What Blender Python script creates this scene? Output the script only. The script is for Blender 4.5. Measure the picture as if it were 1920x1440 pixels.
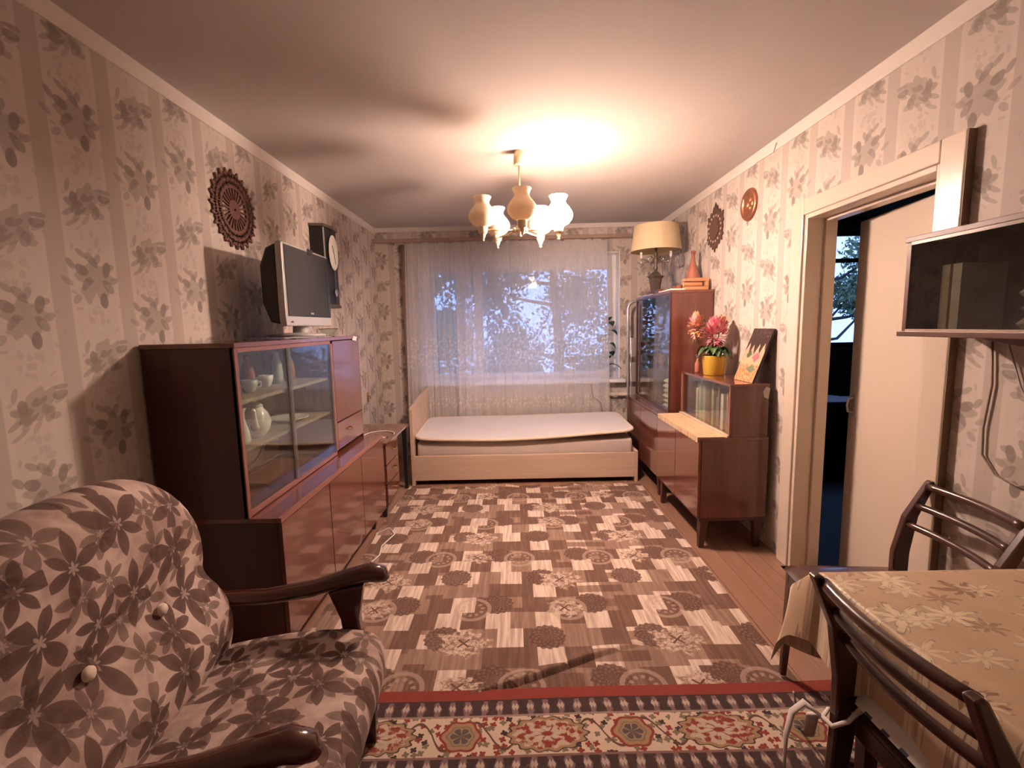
import bpy, bmesh, math, random
from mathutils import Vector, Matrix
R = math.radians
random.seed(7)
for o in list(bpy.data.objects): bpy.data.objects.remove(o)
SC = bpy.context.scene
COL = SC.collection

# ------------------------------------------------------------------ camera
F, ROLL, VPX, VPY, CAMZ = 887.0, R(1.2), 965.0, 612.0, 1.425
Yc = Vector((VPX-960, 720-VPY, F)).normalized()
z0 = Vector((-math.sin(ROLL), math.cos(ROLL), 0)); Zc = (z0 - Yc*z0.dot(Yc)).normalized()
Xc = Yc.cross(Zc)
if Xc.x < 0: Xc = -Xc
rt = Vector((Xc.x, Yc.x, Zc.x)); up = Vector((Xc.y, Yc.y, Zc.y)); fw = Vector((Xc.z, Yc.z, Zc.z))
cam = bpy.data.objects.new('camera', bpy.data.cameras.new('camera')); COL.objects.link(cam)
cam.matrix_world = Matrix(((rt.x, up.x, -fw.x, 0), (rt.y, up.y, -fw.y, 0), (rt.z, up.z, -fw.z, CAMZ), (0, 0, 0, 1)))
cam.data.sensor_width = 36; cam.data.lens = F/1920*36; cam.data.clip_start = .02
SC.camera = cam
# ------------------------------------------------------------------ world, exposure
SC.view_settings.view_transform = 'Standard'; SC.view_settings.look = 'None'
SC.view_settings.gamma = 1; SC.view_settings.use_curve_mapping = False
SC.view_settings.exposure = 0.44
W = bpy.data.worlds.new('dusk_sky'); SC.world = W; W.use_nodes = True
bg = W.node_tree.nodes['Background']; bg.inputs[0].default_value = (.27, .40, .94, 1); bg.inputs[1].default_value = 3.3
LAMP_COL = (1.0, .715, .595)
LAMP_GLOW = 740.0      # radiance of the one lit opal shade
BULB_W = 0.9          # bulb inside it, shining out of the open top

# ------------------------------------------------------------------ mesh helpers
class MB:
    def __init__(s): s.v = []; s.f = []
    def add(s, vs, fs):
        b = len(s.v); s.v += [tuple(p) for p in vs]; s.f += [tuple(i+b for i in f) for f in fs]; return s
    def box(s, x0, x1, y0, y1, z0, z1):
        return s.add([(x0,y0,z0),(x1,y0,z0),(x1,y1,z0),(x0,y1,z0),(x0,y0,z1),(x1,y0,z1),(x1,y1,z1),(x0,y1,z1)],
                     [(0,3,2,1),(4,5,6,7),(0,1,5,4),(1,2,6,5),(2,3,7,6),(3,0,4,7)])
    def bar(s, p0, p1, w, h, up=(0,0,1), w1=None, h1=None):
        p0, p1 = Vector(p0), Vector(p1); d = (p1-p0).normalized(); u = Vector(up)
        if abs(d.dot(u)) > .98: u = Vector((1,0,0))
        a = d.cross(u).normalized(); b = a.cross(d).normalized(); w1 = w if w1 is None else w1; h1 = h if h1 is None else h1
        vs = [p0 + a*(sx*w/2) + b*(sy*h/2) for sx, sy in ((-1,-1),(1,-1),(1,1),(-1,1))]
        vs += [p1 + a*(sx*w1/2) + b*(sy*h1/2) for sx, sy in ((-1,-1),(1,-1),(1,1),(-1,1))]
        return s.add(vs, [(0,1,2,3),(7,6,5,4),(0,4,5,1),(1,5,6,2),(2,6,7,3),(3,7,4,0)])
    def tube(s, pts, r, n=8, cap=True, flat=1.0):
        pts = [Vector(p) for p in pts]; rs = r if isinstance(r, (list, tuple)) else [r]*len(pts)
        ref = Vector((0,0,1)); rings = []; t0 = (pts[1]-pts[0]).normalized()
        if abs(t0.dot(ref)) > .9: ref = Vector((1,0,0))
        a = t0.cross(ref).normalized()
        vs = []; fs = []
        for i, p in enumerate(pts):
            t = (pts[min(i+1, len(pts)-1)] - pts[max(i-1, 0)]).normalized()
            a = (a - t*a.dot(t)).normalized(); b = t.cross(a)
            for k in range(n):
                th = 2*math.pi*k/n; vs.append(p + (a*math.cos(th) + b*math.sin(th)*flat)*rs[i])
        for i in range(len(pts)-1):
            for k in range(n):
                k2 = (k+1) % n; fs.append((i*n+k, i*n+k2, (i+1)*n+k2, (i+1)*n+k))
        if cap: fs.append(tuple(range(n))[::-1]); fs.append(tuple((len(pts)-1)*n+k for k in range(n)))
        return s.add(vs, fs)
    def lathe(s, prof, c=(0,0,0), n=24, cap0=False, cap1=False):
        vs = []; fs = []; cx, cy, cz = c
        for r, z in prof:
            for k in range(n):
                th = 2*math.pi*k/n; vs.append((cx+r*math.cos(th), cy+r*math.sin(th), cz+z))
        for i in range(len(prof)-1):
            for k in range(n):
                k2 = (k+1) % n; fs.append((i*n+k, i*n+k2, (i+1)*n+k2, (i+1)*n+k))
        if cap0: fs.append(tuple(range(n))[::-1])
        if cap1: fs.append(tuple((len(prof)-1)*n+k for k in range(n)))
        return s.add(vs, fs)
    def prism(s, poly, lo, hi, ax='x'):
        """poly in the two other axes (yz for x, xz for y, xy for z)"""
        def P(a, b, c): return {'x': (c,a,b), 'y': (a,c,b), 'z': (a,b,c)}[ax]
        n = len(poly); vs = [P(a,b,lo) for a,b in poly] + [P(a,b,hi) for a,b in poly]
        fs = [tuple(range(n))[::-1], tuple(range(n, 2*n))] + [(i,(i+1)%n,n+(i+1)%n,n+i) for i in range(n)]
        return s.add(vs, fs)
    def grid(s, nu, nv, fn):
        vs = [fn(i/(nu-1), j/(nv-1)) for j in range(nv) for i in range(nu)]
        fs = [(j*nu+i, j*nu+i+1, (j+1)*nu+i+1, (j+1)*nu+i) for j in range(nv-1) for i in range(nu-1)]
        return s.add(vs, fs)
    def xf(s, m):
        s.v = [tuple(m @ Vector(p)) for p in s.v]; return s
    def mesh(s, name, mat, smooth):
        me = bpy.data.meshes.new(name); me.from_pydata(s.v, [], s.f); me.validate()
        bm = bmesh.new(); bm.from_mesh(me); bmesh.ops.recalc_face_normals(bm, faces=bm.faces); bm.to_mesh(me); bm.free()
        if mat: me.materials.append(mat)
        if smooth:
            for p in me.polygons: p.use_smooth = True
            if smooth != True:
                try: me.set_sharp_from_angle(angle=R(smooth))
                except Exception: pass
        return me
    def build(s, name, mat, parent=None, smooth=False, bevel=0, label=None, local=False):
        org = Vector((0,0,0))
        if parent is not None and not local: org = root_loc(parent)
        elif parent is None and not local and s.v:
            xs = [p[0] for p in s.v]; ys = [p[1] for p in s.v]; zs = [p[2] for p in s.v]
            org = Vector(((min(xs)+max(xs))/2, (min(ys)+max(ys))/2, min(zs)))
        if org.length: s.v = [(p[0]-org.x, p[1]-org.y, p[2]-org.z) for p in s.v]
        o = bpy.data.objects.new(name, s.mesh(name, mat, smooth)); COL.objects.link(o)
        if parent is not None: o.parent = parent
        elif not local: o.location = org
        if bevel:
            b = o.modifiers.new('edge', 'BEVEL'); b.width = bevel; b.segments = 2; b.limit_method = 'ANGLE'; b.angle_limit = R(40)
        if label: o['label'] = label
        return o
def root_loc(o):
    p = o
    while p.parent: p = p.parent
    return Vector(p.location)
def B(*a): return MB().box(*a)
def tag(o, label, cat, group=None, kind=None):
    o['label'] = label; o['category'] = cat
    if group: o['group'] = group
    if kind: o['kind'] = kind
    return o
def thing(name, label, cat, loc=(0,0,0), rz=0, group=None):
    o = bpy.data.objects.new(name, None); COL.objects.link(o); o.location = loc; o.rotation_euler = (0,0,rz); o.empty_display_size = .05
    return tag(o, label, cat, group)
def struct(o, label, cat): o['kind'] = 'structure'; o['label'] = label; o['category'] = cat; return o
def copy_tree(o, parent=None, **k):
    c = o.copy(); COL.objects.link(c); c.parent = parent
    for ch in list(o.children): copy_tree(ch, c)
    for a, b in k.items(): c[a] = b
    return c
def arc(cx, cy, r, a0, a1, n): return [(cx+r*math.cos(R(a0+(a1-a0)*i/(n-1))), cy+r*math.sin(R(a0+(a1-a0)*i/(n-1)))) for i in range(n)]

# ------------------------------------------------------------------ node helpers
class N:
    """material with a tiny expression language"""
    def __init__(s, name):
        s.mat = bpy.data.materials.new(name); s.mat.use_nodes = True; s.t = s.mat.node_tree; s.t.nodes.clear()
        s.out = s.t.nodes.new('ShaderNodeOutputMaterial')
    def new(s, t, **k):
        n = s.t.nodes.new(t)
        for a, b in k.items(): setattr(n, a, b)
        return n
    def link(s, v, inp):
        if isinstance(v, E_): s.t.links.new(v.s, inp)
        elif hasattr(v, 'is_linked'): s.t.links.new(v, inp)
        else:
            if hasattr(inp.default_value, '__len__') and not hasattr(v, '__len__'): v = [v]*len(inp.default_value)
            if hasattr(v, '__len__') and len(v) == 3 and len(inp.default_value) == 4: v = (*v, 1)
            inp.default_value = v
    def m(s, op, *a, clamp=False):
        n = s.new('ShaderNodeMath', operation=op, use_clamp=clamp)
        for i, v in enumerate(a): s.link(v, n.inputs[i])
        return E_(s, n.outputs[0])
    def pos(s, kind='world'):
        if kind == 'world': o = s.new('ShaderNodeNewGeometry').outputs['Position']
        elif kind == 'uv': o = s.new('ShaderNodeTexCoord').outputs['UV']
        else: o = s.new('ShaderNodeTexCoord').outputs['Object']
        x = s.new('ShaderNodeSeparateXYZ'); s.t.links.new(o, x.inputs[0]); return [E_(s, q) for q in x.outputs], o
    def vec(s, x, y, z=0.0):
        n = s.new('ShaderNodeCombineXYZ')
        for i, v in enumerate((x,y,z)): s.link(v, n.inputs[i])
        return n.outputs[0]
    def noise(s, v, scale, detail=2, rough=.5, color=False):
        n = s.new('ShaderNodeTexNoise'); s.link(v, n.inputs['Vector']); n.inputs['Scale'].default_value = scale
        n.inputs['Detail'].default_value = detail; n.inputs['Roughness'].default_value = rough
        return n.outputs['Color'] if color else E_(s, n.outputs['Fac'] if 'Fac' in n.outputs else n.outputs[0])
    def white(s, v):
        n = s.new('ShaderNodeTexWhiteNoise', noise_dimensions='3D'); s.link(v, n.inputs['Vector']); return E_(s, n.outputs['Value'])
    def vor(s, v, scale, rnd=1.0):
        """cell distance, offset from the cell's centre (x, y) and a random number per cell"""
        n = s.new('ShaderNodeTexVoronoi', voronoi_dimensions='2D'); s.link(v, n.inputs['Vector']); n.inputs['Scale'].default_value = scale
        n.inputs['Randomness'].default_value = rnd
        d = s.new('ShaderNodeVectorMath', operation='SUBTRACT'); s.link(v, d.inputs[0]); s.t.links.new(n.outputs['Position'], d.inputs[1])
        x = s.new('ShaderNodeSeparateXYZ'); s.t.links.new(d.outputs[0], x.inputs[0])
        c = s.new('ShaderNodeSeparateColor'); s.t.links.new(n.outputs['Color'], c.inputs[0])
        return E_(s, n.outputs['Distance']), E_(s, x.outputs[0]), E_(s, x.outputs[1]), E_(s, c.outputs[0]), E_(s, c.outputs[1])
    def sm(s, a, b, x):
        n = s.new('ShaderNodeMapRange', interpolation_type='SMOOTHSTEP'); s.link(x, n.inputs[0])
        if a < b: n.inputs[1].default_value = a; n.inputs[2].default_value = b; n.inputs[3].default_value = 0; n.inputs[4].default_value = 1
        else: n.inputs[1].default_value = b; n.inputs[2].default_value = a; n.inputs[3].default_value = 1; n.inputs[4].default_value = 0
        return E_(s, n.outputs[0])
    def mix(s, f, a, b):
        n = s.new('ShaderNodeMix', data_type='RGBA'); s.link(f, n.inputs[0]); s.link(a, n.inputs[6]); s.link(b, n.inputs[7]); return n.outputs[2]
    def fr(s, x): return s.m('FRACT', x)
    def fl(s, x): return s.m('FLOOR', x)
    def polar(s, x, y): return s.m('SQRT', x*x + y*y), s.m('ARCTAN2', y, x)
    def sin(s, x): return s.m('SINE', x)
    def cos(s, x): return s.m('COSINE', x)
    def abs(s, x): return s.m('ABSOLUTE', x)
    def mx(s, a, b): return s.m('MAXIMUM', a, b)
    def mn(s, a, b): return s.m('MINIMUM', a, b)
    def bsdf(s, color, rough=.5, metal=0, coat=0, spec=.5, bump=None, bstr=.2, bdist=.005, sheen=0, **k):
        p = s.new('ShaderNodeBsdfPrincipled'); s.link(color, p.inputs['Base Color']); s.link(rough, p.inputs['Roughness'])
        p.inputs['Metallic'].default_value = metal; p.inputs['Coat Weight'].default_value = coat; p.inputs['Coat Roughness'].default_value = .08
        p.inputs['Specular IOR Level'].default_value = spec; p.inputs['Sheen Weight'].default_value = sheen
        for a, b in k.items(): s.link(b, p.inputs[a.replace('_', ' ')])
        if bump is not None:
            b = s.new('ShaderNodeBump'); s.link(bump, b.inputs['Height']); b.inputs['Strength'].default_value = bstr; b.inputs['Distance'].default_value = bdist
            s.t.links.new(b.outputs[0], p.inputs['Normal'])
        s.p = p; s.t.links.new(p.outputs[0], s.out.inputs[0]); return s.mat
class E_:
    def __init__(s, n, sock): s.n = n; s.s = sock
    def _o(s, op, a, b): return s.n.m(op, a, b)
    def __add__(s, b): return s._o('ADD', s, b)
    def __radd__(s, b): return s._o('ADD', b, s)
    def __sub__(s, b): return s._o('SUBTRACT', s, b)
    def __rsub__(s, b): return s._o('SUBTRACT', b, s)
    def __mul__(s, b): return s._o('MULTIPLY', s, b)
    def __rmul__(s, b): return s._o('MULTIPLY', b, s)
    def __truediv__(s, b): return s._o('DIVIDE', s, b)
    def __gt__(s, b): return s._o('GREATER_THAN', s, b)
    def __lt__(s, b): return s._o('LESS_THAN', s, b)

# ------------------------------------------------------------------ materials
def plain(name, c, rough=.5, metal=0, coat=0, spec=.5, var=.12, vs=14, bump=0, **k):
    n = N(name); _, o = n.pos('obj'); f = n.noise(o, vs, 3)
    col = n.mix(f, tuple(x*(1-var) for x in c), tuple(min(1, x*(1+var)) for x in c))
    return n.bsdf(col, rough, metal, coat, spec, bump=(n.noise(o, vs*6, 3) if bump else None), bstr=bump or .1, bdist=.003, **k)
def wood(name, dark, light, axis='z', rough=.28, coat=.35, scale=1.0, spec=.5):
    n = N(name); (x,y,z), o = n.pos('world'); k = {'x': (.6,9,9), 'y': (9,.6,9), 'z': (9,9,.6)}[axis]
    v = n.vec(x*(k[0]*scale), y*(k[1]*scale), z*(k[2]*scale))
    w = n.noise(v, 1.6, 4, .6); g = n.noise(v, 9, 3, .6); big = n.noise(o, 1.7, 1)
    f = n.sm(.25, .8, w*.65 + g*.2 + big*.15)
    return n.bsdf(n.mix(f, dark, light), rough, 0, coat, spec, bump=g, bstr=.04)
def wallpaper(name, axis):
    n = N(name); (x,y,z), o = n.pos('world'); u = y if axis == 'y' else x
    PU, PV = .262, .27
    s = (u - 1.565)/PU + 20.0
    cs = n.fr(s + .5) - .5                                   # 0 at a stripe
    ad = n.abs(cs)
    grain = n.noise(n.vec(u*3, z*3, x*.3), 5, 3)
    stripe = n.sm(.135, .115, ad); thin = n.sm(.20, .185, ad)
    c = n.mix(grain, (.555,.485,.425), (.65,.57,.505))
    c = n.mix(thin*.35, c, (.66,.585,.525)); c = n.mix(stripe*.85, c, (.475,.405,.35))
    # bouquets in brick order between the stripes
    col_i = n.fl(s); odd = n.m('MODULO', col_i, 2.0)
    t = (z - 2.154)/PV + 20.5 + odd*.5
    row = n.fl(t); kind = n.m('MODULO', row, 2.0)
    bu = (n.fr(s) - .5)*PU; bv = (n.fr(t) - .5)*PV
    # second kind leans over: squeeze across its diagonal
    a = bu*.8 + bv*.6; b = bv*.8 - bu*.6
    bx = bu + kind*(a*.80 - bu); by = bv + kind*(b*1.45 - bv)
    wob = n.noise(n.vec(u*1.0, z*1.0, 3.3), 16, 2); tone = n.noise(n.vec(u, z, 7.0), 26, 2)
    r, th = n.polar(bx, by)
    rr = r/(.068 + (wob - .5)*.06 + .010*n.sin(th*5.0 + kind*2.0) + .008*n.sin(th*9.0))
    c = n.mix(n.sm(1.0, .88, rr)*(.62 + .35*tone), c, (.385,.33,.285))
    for q, (ns, R0, J, ln, wd, pres, dk, st) in enumerate(((13, .112, .022, .010, .0075, .50, (.43,.37,.32), .75), (10, .082, .024, .021, .0125, .22, (.35,.30,.26), .85), (7, .055, .022, .026, .0185, .15, (.245,.205,.175), .9), (5, .028, .012, .018, .014, .35, (.27,.225,.19), .8))):
        a = th*(ns/6.28318) + .37*q + kind*.3; i = n.fl(a); hh = n.vec(n.m('MODULO', i + ns*4.0, float(ns)), kind, q + 1.5)
        h1 = n.white(hh); h2 = n.fr(h1*17.31)
        w = (n.fr(a) - .5)*(6.28318/ns)*r + (h2 - .5)*.008; qd = r - (R0 + (h1 - .5)*J*2.0); w = w + qd*(h2 - .5)*1.8
        e = (qd/ln)*(qd/ln) + (w/wd)*(w/wd)
        c = n.mix(n.sm(1.1, .8, e)*(h2 > pres)*(st*(.55 + .45*n.fr(h1*7.7))), c, dk)
    # pale small sprigs between the bouquets
    t2 = n.fr(t + .5) - .5; d, vx, vy, rnd, rn2 = n.vor(n.vec(u + wob*.03, z*.85, 0.0), 42, .9)
    r2 = n.m('SQRT', bu*bu*1.3 + (t2*PV)*(t2*PV))
    sp = n.sm(.060, .045, r2 + (wob-.5)*.05)*n.sm(.5, .4, d)*(rn2 > .35)
    c = n.mix(sp*.5, c, (.45,.385,.335))
    return n.bsdf(c, .62, spec=.25, bump=n.noise(o, 120, 2), bstr=.12, bdist=.002)
def leaf_fabric(name, au, av, scale, rnd, base0, base1, dark, dark2, size, rough=.85, lob=2.5, jag=0., sheen=.3, cream=None, mott=.5, bump=True, elong=1.0, space='obj', coat=0, pw=.75):
    n = N(name); p, o = n.pos(space); u, v = p[au], p[av]
    mo = n.noise(o, 7, 3); mo2 = n.noise(o, 26, 3)
    c = n.mix(n.sm(.35, .68, mo*.7 + mo2*.3), base0, base1)
    for k, (sc, off, sz) in enumerate(((scale, 0.0, size), (scale*1.27, 5.3, size*.72))):
        d, x, y, r1, r2 = n.vor(n.vec(u + off, v + off*.7, 0.0), sc, rnd)
        r, th = n.polar(x, y*elong); npet = lob*2; pa = th*(npet/6.28318) + r1*npet + 40.0
        pi_ = n.fl(pa); tri = n.abs(n.fr(pa) - .5)*2.0; hh = n.white(n.vec(n.m('MODULO', pi_ + 0.0, float(npet)), r1*50.0, k + .5))
        edge = (.13 + .87*n.m('POWER', 1.0 - tri, pw))*(.50 + .50*n.m('POWER', hh, .6))
        if jag: edge = edge*(1.0 - jag*n.fr(pa*3.0))
        rim = r/(edge*sz*(.75 + .4*r2))
        mask = n.sm(1.0, .93, rim)
        shade = n.mix(n.sm(.15, 1.0, rim*.75 + mo2*.4), dark, dark2)
        if cream is not None:
            pale = n.mix(n.sm(.3, .95, rim), cream, tuple(q*.82 for q in cream))
            shade = n.mix(r2 > .42, shade, pale)
            out = n.sm(.80, .86, rim)*mask; shade = n.mix(out*.7, shade, tuple(q*.55 for q in dark2))
        hole = n.sm(.16, .22, rim)                               # pale vein in the middle
        c = n.mix(mask*(.35 + .65*hole)*(.92 if k == 0 else .7), c, shade)
    return n.bsdf(c, rough, spec=.3, sheen=sheen, coat=coat, bump=(n.noise(o, 140, 2) if bump else None), bstr=.25, bdist=.003)

M = {}
M['paper_y'] = wallpaper('striped_floral_wallpaper_side', 'y')
M['paper_x'] = wallpaper('striped_floral_wallpaper_end', 'x')
M['ceiling'] = plain('whitewashed_ceiling', (.56,.515,.48), .85, spec=.2, var=.04, vs=3, bump=.05)
M['white_border'] = plain('whitewash_border', (.74,.68,.62), .8, spec=.2, var=.05, vs=10)
M['floor_paint'] = wood('painted_floorboards', (.235,.122,.078), (.33,.185,.122), 'y', .42, .12)
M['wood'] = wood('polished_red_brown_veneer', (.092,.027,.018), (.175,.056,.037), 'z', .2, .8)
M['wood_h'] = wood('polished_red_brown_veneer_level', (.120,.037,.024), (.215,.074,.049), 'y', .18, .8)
M['wood_dark'] = wood('shade_darkened_veneer', (.048,.013,.011), (.085,.023,.017), 'z', .35, .2)  # veneer darkened: shade on the cabinet sides is put into its colour
M['wood_edge'] = wood('pale_veneer_edge', (.20,.078,.056), (.28,.12,.088), 'y', .35, .2)
M['wood_in'] = plain('cabinet_inside', (.25,.20,.14), .6, vs=6)
M['chair_wood'] = wood('dark_chair_wood', (.040,.014,.009), (.085,.032,.019), 'z', .3, .35)
M['arm_wood'] = wood('dark_lacquered_arm', (.045,.012,.008), (.095,.026,.015), 'x', .14, .7)
M['shelf_wood'] = wood('walnut_shelf_wood', (.105,.045,.030), (.19,.085,.055), 'y', .4, .2)
M['bed_wood'] = wood('pale_oak_laminate', (.47,.33,.24), (.62,.47,.35), 'x', .5, .05, .8)
M['cream_paint'] = plain('cream_gloss_paint', (.66,.56,.45), .28, coat=.25, var=.06, vs=5, bump=.04)
M['door_paint'] = plain('door_cream_paint', (.62,.525,.42), .35, coat=.1, var=.03, vs=3)
M['casing_side'] = plain('bare_brown_casing_edge', (.20,.13,.08), .6, var=.2)
M['white_paint'] = plain('white_window_paint', (.74,.73,.72), .4, var=.05)
M['black'] = plain('black_plastic', (.012,.011,.012), .4, var=.1)
M['screen'] = plain('dark_tv_screen', (.030,.029,.029), .55, var=.05, spec=.25)
M['silver'] = plain('silver_plastic', (.42,.41,.39), .38, metal=.1, var=.04)
M['chrome'] = plain('chrome', (.8,.78,.75), .12, metal=1, var=.03)
M['alu'] = plain('aluminium_tube', (.62,.60,.57), .35, metal=.8, var=.06)
M['brass'] = plain('brass', (.55,.36,.15), .3, metal=1, var=.1)
M['copper'] = plain('copper_plate', (.42,.18,.10), .32, metal=.75, var=.3, vs=30, bump=.4)
M['rosette'] = plain('brown_carved_wood', (.135,.052,.034), .55, var=.25, vs=40)
M['shield'] = plain('dark_carved_wood', (.095,.05,.035), .55, var=.3, vs=40)
M['white_cer'] = plain('white_porcelain', (.72,.70,.64), .18, coat=.5, var=.05)
M['green_cer'] = plain('pale_green_glaze', (.42,.47,.36), .2, coat=.5, var=.1)
M['beige_metal'] = plain('beige_enamel', (.66,.52,.33), .35, coat=.3, var=.05)
M['shade_cloth'] = plain('cream_lampshade_cloth', (.62,.50,.31), .8, var=.06, vs=60)
M['dark_metal'] = plain('dark_patinated_metal', (.13,.10,.08), .45, metal=.5, var=.2)
M['matt'] = plain('pale_lavender_mattress_ticking', (.62,.58,.58), .85, var=.05, vs=4, bump=.3)
M['matt_side'] = plain('beige_mattress_side', (.52,.43,.38), .85, var=.08, vs=8)
M['piping'] = plain('cream_mattress_piping', (.72,.60,.47), .8, var=.04)
M['radiator'] = plain('cream_radiator_enamel', (.60,.53,.45), .4, var=.05)
M['rod'] = plain('brown_curtain_rail', (.34,.235,.185), .6, var=.1)
M['pipe'] = plain('painted_riser_pipe', (.36,.265,.205), .55, var=.08)
M['yellow'] = plain('yellow_plastic_pot', (.72,.47,.06), .45, var=.05)
M['tree_leaf'] = plain('tree_leaf', (.14,.20,.10), .6, var=.4, vs=3)
M['green'] = plain('green_leaf', (.055,.115,.035), .5, var=.35, vs=30)
M['stem'] = plain('olive_stem', (.16,.15,.06), .6)
M['pink'] = plain('pink_petal', (.70,.14,.19), .6, var=.35, vs=50)
M['pink2'] = plain('pale_pink_petal', (.74,.36,.36), .6, var=.25, vs=50)
M['peach'] = plain('peach_petal', (.80,.40,.17), .6, var=.25, vs=50)
M['soil'] = plain('dark_soil', (.05,.032,.02), .95, var=.4, vs=80)
M['paper'] = plain('white_paper', (.74,.70,.63), .7, var=.03)
M['amber'] = plain('pink_brown_glazed_bottle', (.36,.135,.085), .15, coat=.6, var=.1)
M['pinewood'] = wood('orange_pine', (.52,.24,.11), (.70,.36,.18), 'x', .4, .3, 1.5)
M['white_cable'] = plain('white_cable', (.66,.62,.57), .5)
M['grey_cable'] = plain('grey_brown_cable', (.25,.19,.15), .5)
M['white_tie'] = plain('white_cotton_tie', (.70,.64,.58), .8, var=.06)
M['linen'] = plain('folded_linen', (.50,.46,.41), .9, var=.12)
M['leafdark'] = plain('dark_houseplant_leaf', (.018,.035,.018), .35, var=.4, vs=20)
M['room_shade'] = plain('next_room_shade_colour', (.16,.14,.14), .9, var=.1)  # walls and ceiling beyond the door: the unlit room's shade put into colour
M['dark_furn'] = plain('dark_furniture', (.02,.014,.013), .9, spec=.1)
M['bark'] = plain('tree_bark', (.045,.038,.034), .9, var=.3)
M['ground'] = plain('dusk_grass', (.05,.065,.03), 1, var=.3, vs=2)
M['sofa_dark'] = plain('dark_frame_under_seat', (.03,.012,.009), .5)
BOOKC = [(.42,.36,.30), (.16,.17,.20), (.33,.16,.11), (.52,.47,.40), (.11,.15,.13), (.38,.30,.20), (.23,.10,.09), (.5,.42,.33)]
M['books'] = [plain('book_cover_%s' % w, c, .6) for w, c in zip(('beige','slate','rust','cream','green','tan','maroon','sand'), BOOKC)]

def glass_mat(name, tint=(.86,.90,.88), refl=1.0, rough=.015):
    n = N(name); tr = n.new('ShaderNodeBsdfTransparent'); tr.inputs[0].default_value = (*tint, 1)
    gl = n.new('ShaderNodeBsdfGlossy'); gl.inputs['Roughness'].default_value = rough; gl.inputs[0].default_value = (refl, refl, refl, 1)
    fr = n.new('ShaderNodeFresnel'); bf = E_(n, n.new('ShaderNodeNewGeometry').outputs['Backfacing']); n.link(1.52 - bf*(1.52-1/1.52), fr.inputs[0]); mx = n.new('ShaderNodeMixShader')
    n.t.links.new(fr.outputs[0], mx.inputs[0]); n.t.links.new(tr.outputs[0], mx.inputs[1]); n.t.links.new(gl.outputs[0], mx.inputs[2])
    n.t.links.new(mx.outputs[0], n.out.inputs[0]); return n.mat
M['glass'] = glass_mat('clear_glass')
M['glass_cab'] = glass_mat('cabinet_glass', (.90,.94,.91))
M['glass_smoke'] = glass_mat('smoky_shelf_glass', (.72,.72,.67))

def sheer_mat():
    n = N('sheer_lace_curtain'); (x,y,z), o = n.pos('world')
    weave = n.noise(n.vec(x*1.0, 0.0, z*.25), 60, 2)
    d, vx, vy, r1, r2 = n.vor(n.vec(x, z*.8, 0.0), 30, 1.0)
    r, th = n.polar(vx, vy)
    flower = n.sm(1.0, .7, r/(.010*(.5 + n.abs(n.cos(th*2.5 + r1*6.0)))))
    def band(c, w): return n.sm(w, w*.4, n.abs(z - c))
    where = n.mx(band(1.16, .24)*.8, band(.62, .10)*.7)
    flower = flower*where*(r2 > .25)
    dens = n.m('ADD', (.50 + weave*.22), flower*.24, clamp=True)
    tr = n.new('ShaderNodeBsdfTransparent'); tr.inputs[0].default_value = (.97,.97,.98,1)
    df = n.new('ShaderNodeBsdfDiffuse'); df.inputs[0].default_value = (.93,.89,.87,1)
    tl = n.new('ShaderNodeBsdfTranslucent'); tl.inputs[0].default_value = (.92,.92,.95,1)
    a = n.new('ShaderNodeMixShader'); a.inputs[0].default_value = .5; b = n.new('ShaderNodeMixShader')
    n.t.links.new(df.outputs[0], a.inputs[1]); n.t.links.new(tl.outputs[0], a.inputs[2])
    n.link(dens, b.inputs[0]); n.t.links.new(tr.outputs[0], b.inputs[1]); n.t.links.new(a.outputs[0], b.inputs[2])
    n.t.links.new(b.outputs[0], n.out.inputs[0]); return n.mat
M['sheer'] = sheer_mat()
def opal(name, glow=0):
    n = N(name); df = n.new('ShaderNodeBsdfPrincipled'); df.inputs['Base Color'].default_value = (.80,.73,.62,1); df.inputs['Roughness'].default_value = .25
    tl = n.new('ShaderNodeBsdfTranslucent'); tl.inputs[0].default_value = (.86,.78,.66,1); a = n.new('ShaderNodeMixShader'); a.inputs[0].default_value = .5
    n.t.links.new(df.outputs[0], a.inputs[1]); n.t.links.new(tl.outputs[0], a.inputs[2]); last = a
    if glow:
        e = n.new('ShaderNodeEmission'); e.inputs[0].default_value = (*LAMP_COL, 1); (x_,y_,z_), _ = n.pos('world'); n.link(n.sm(2.118, 2.066, z_)*(glow*.955) + glow*.045, e.inputs[1])   # glow weighted to the lower belly to spare the ceiling, the neck glows less
        b = n.new('ShaderNodeAddShader'); n.t.links.new(a.outputs[0], b.inputs[0]); n.t.links.new(e.outputs[0], b.inputs[1]); last = b
    n.t.links.new(last.outputs[0], n.out.inputs[0]); return n.mat
M['opal'] = opal('opal_glass'); M['opal_lit'] = opal('lit_opal_glass', LAMP_GLOW)

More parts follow.
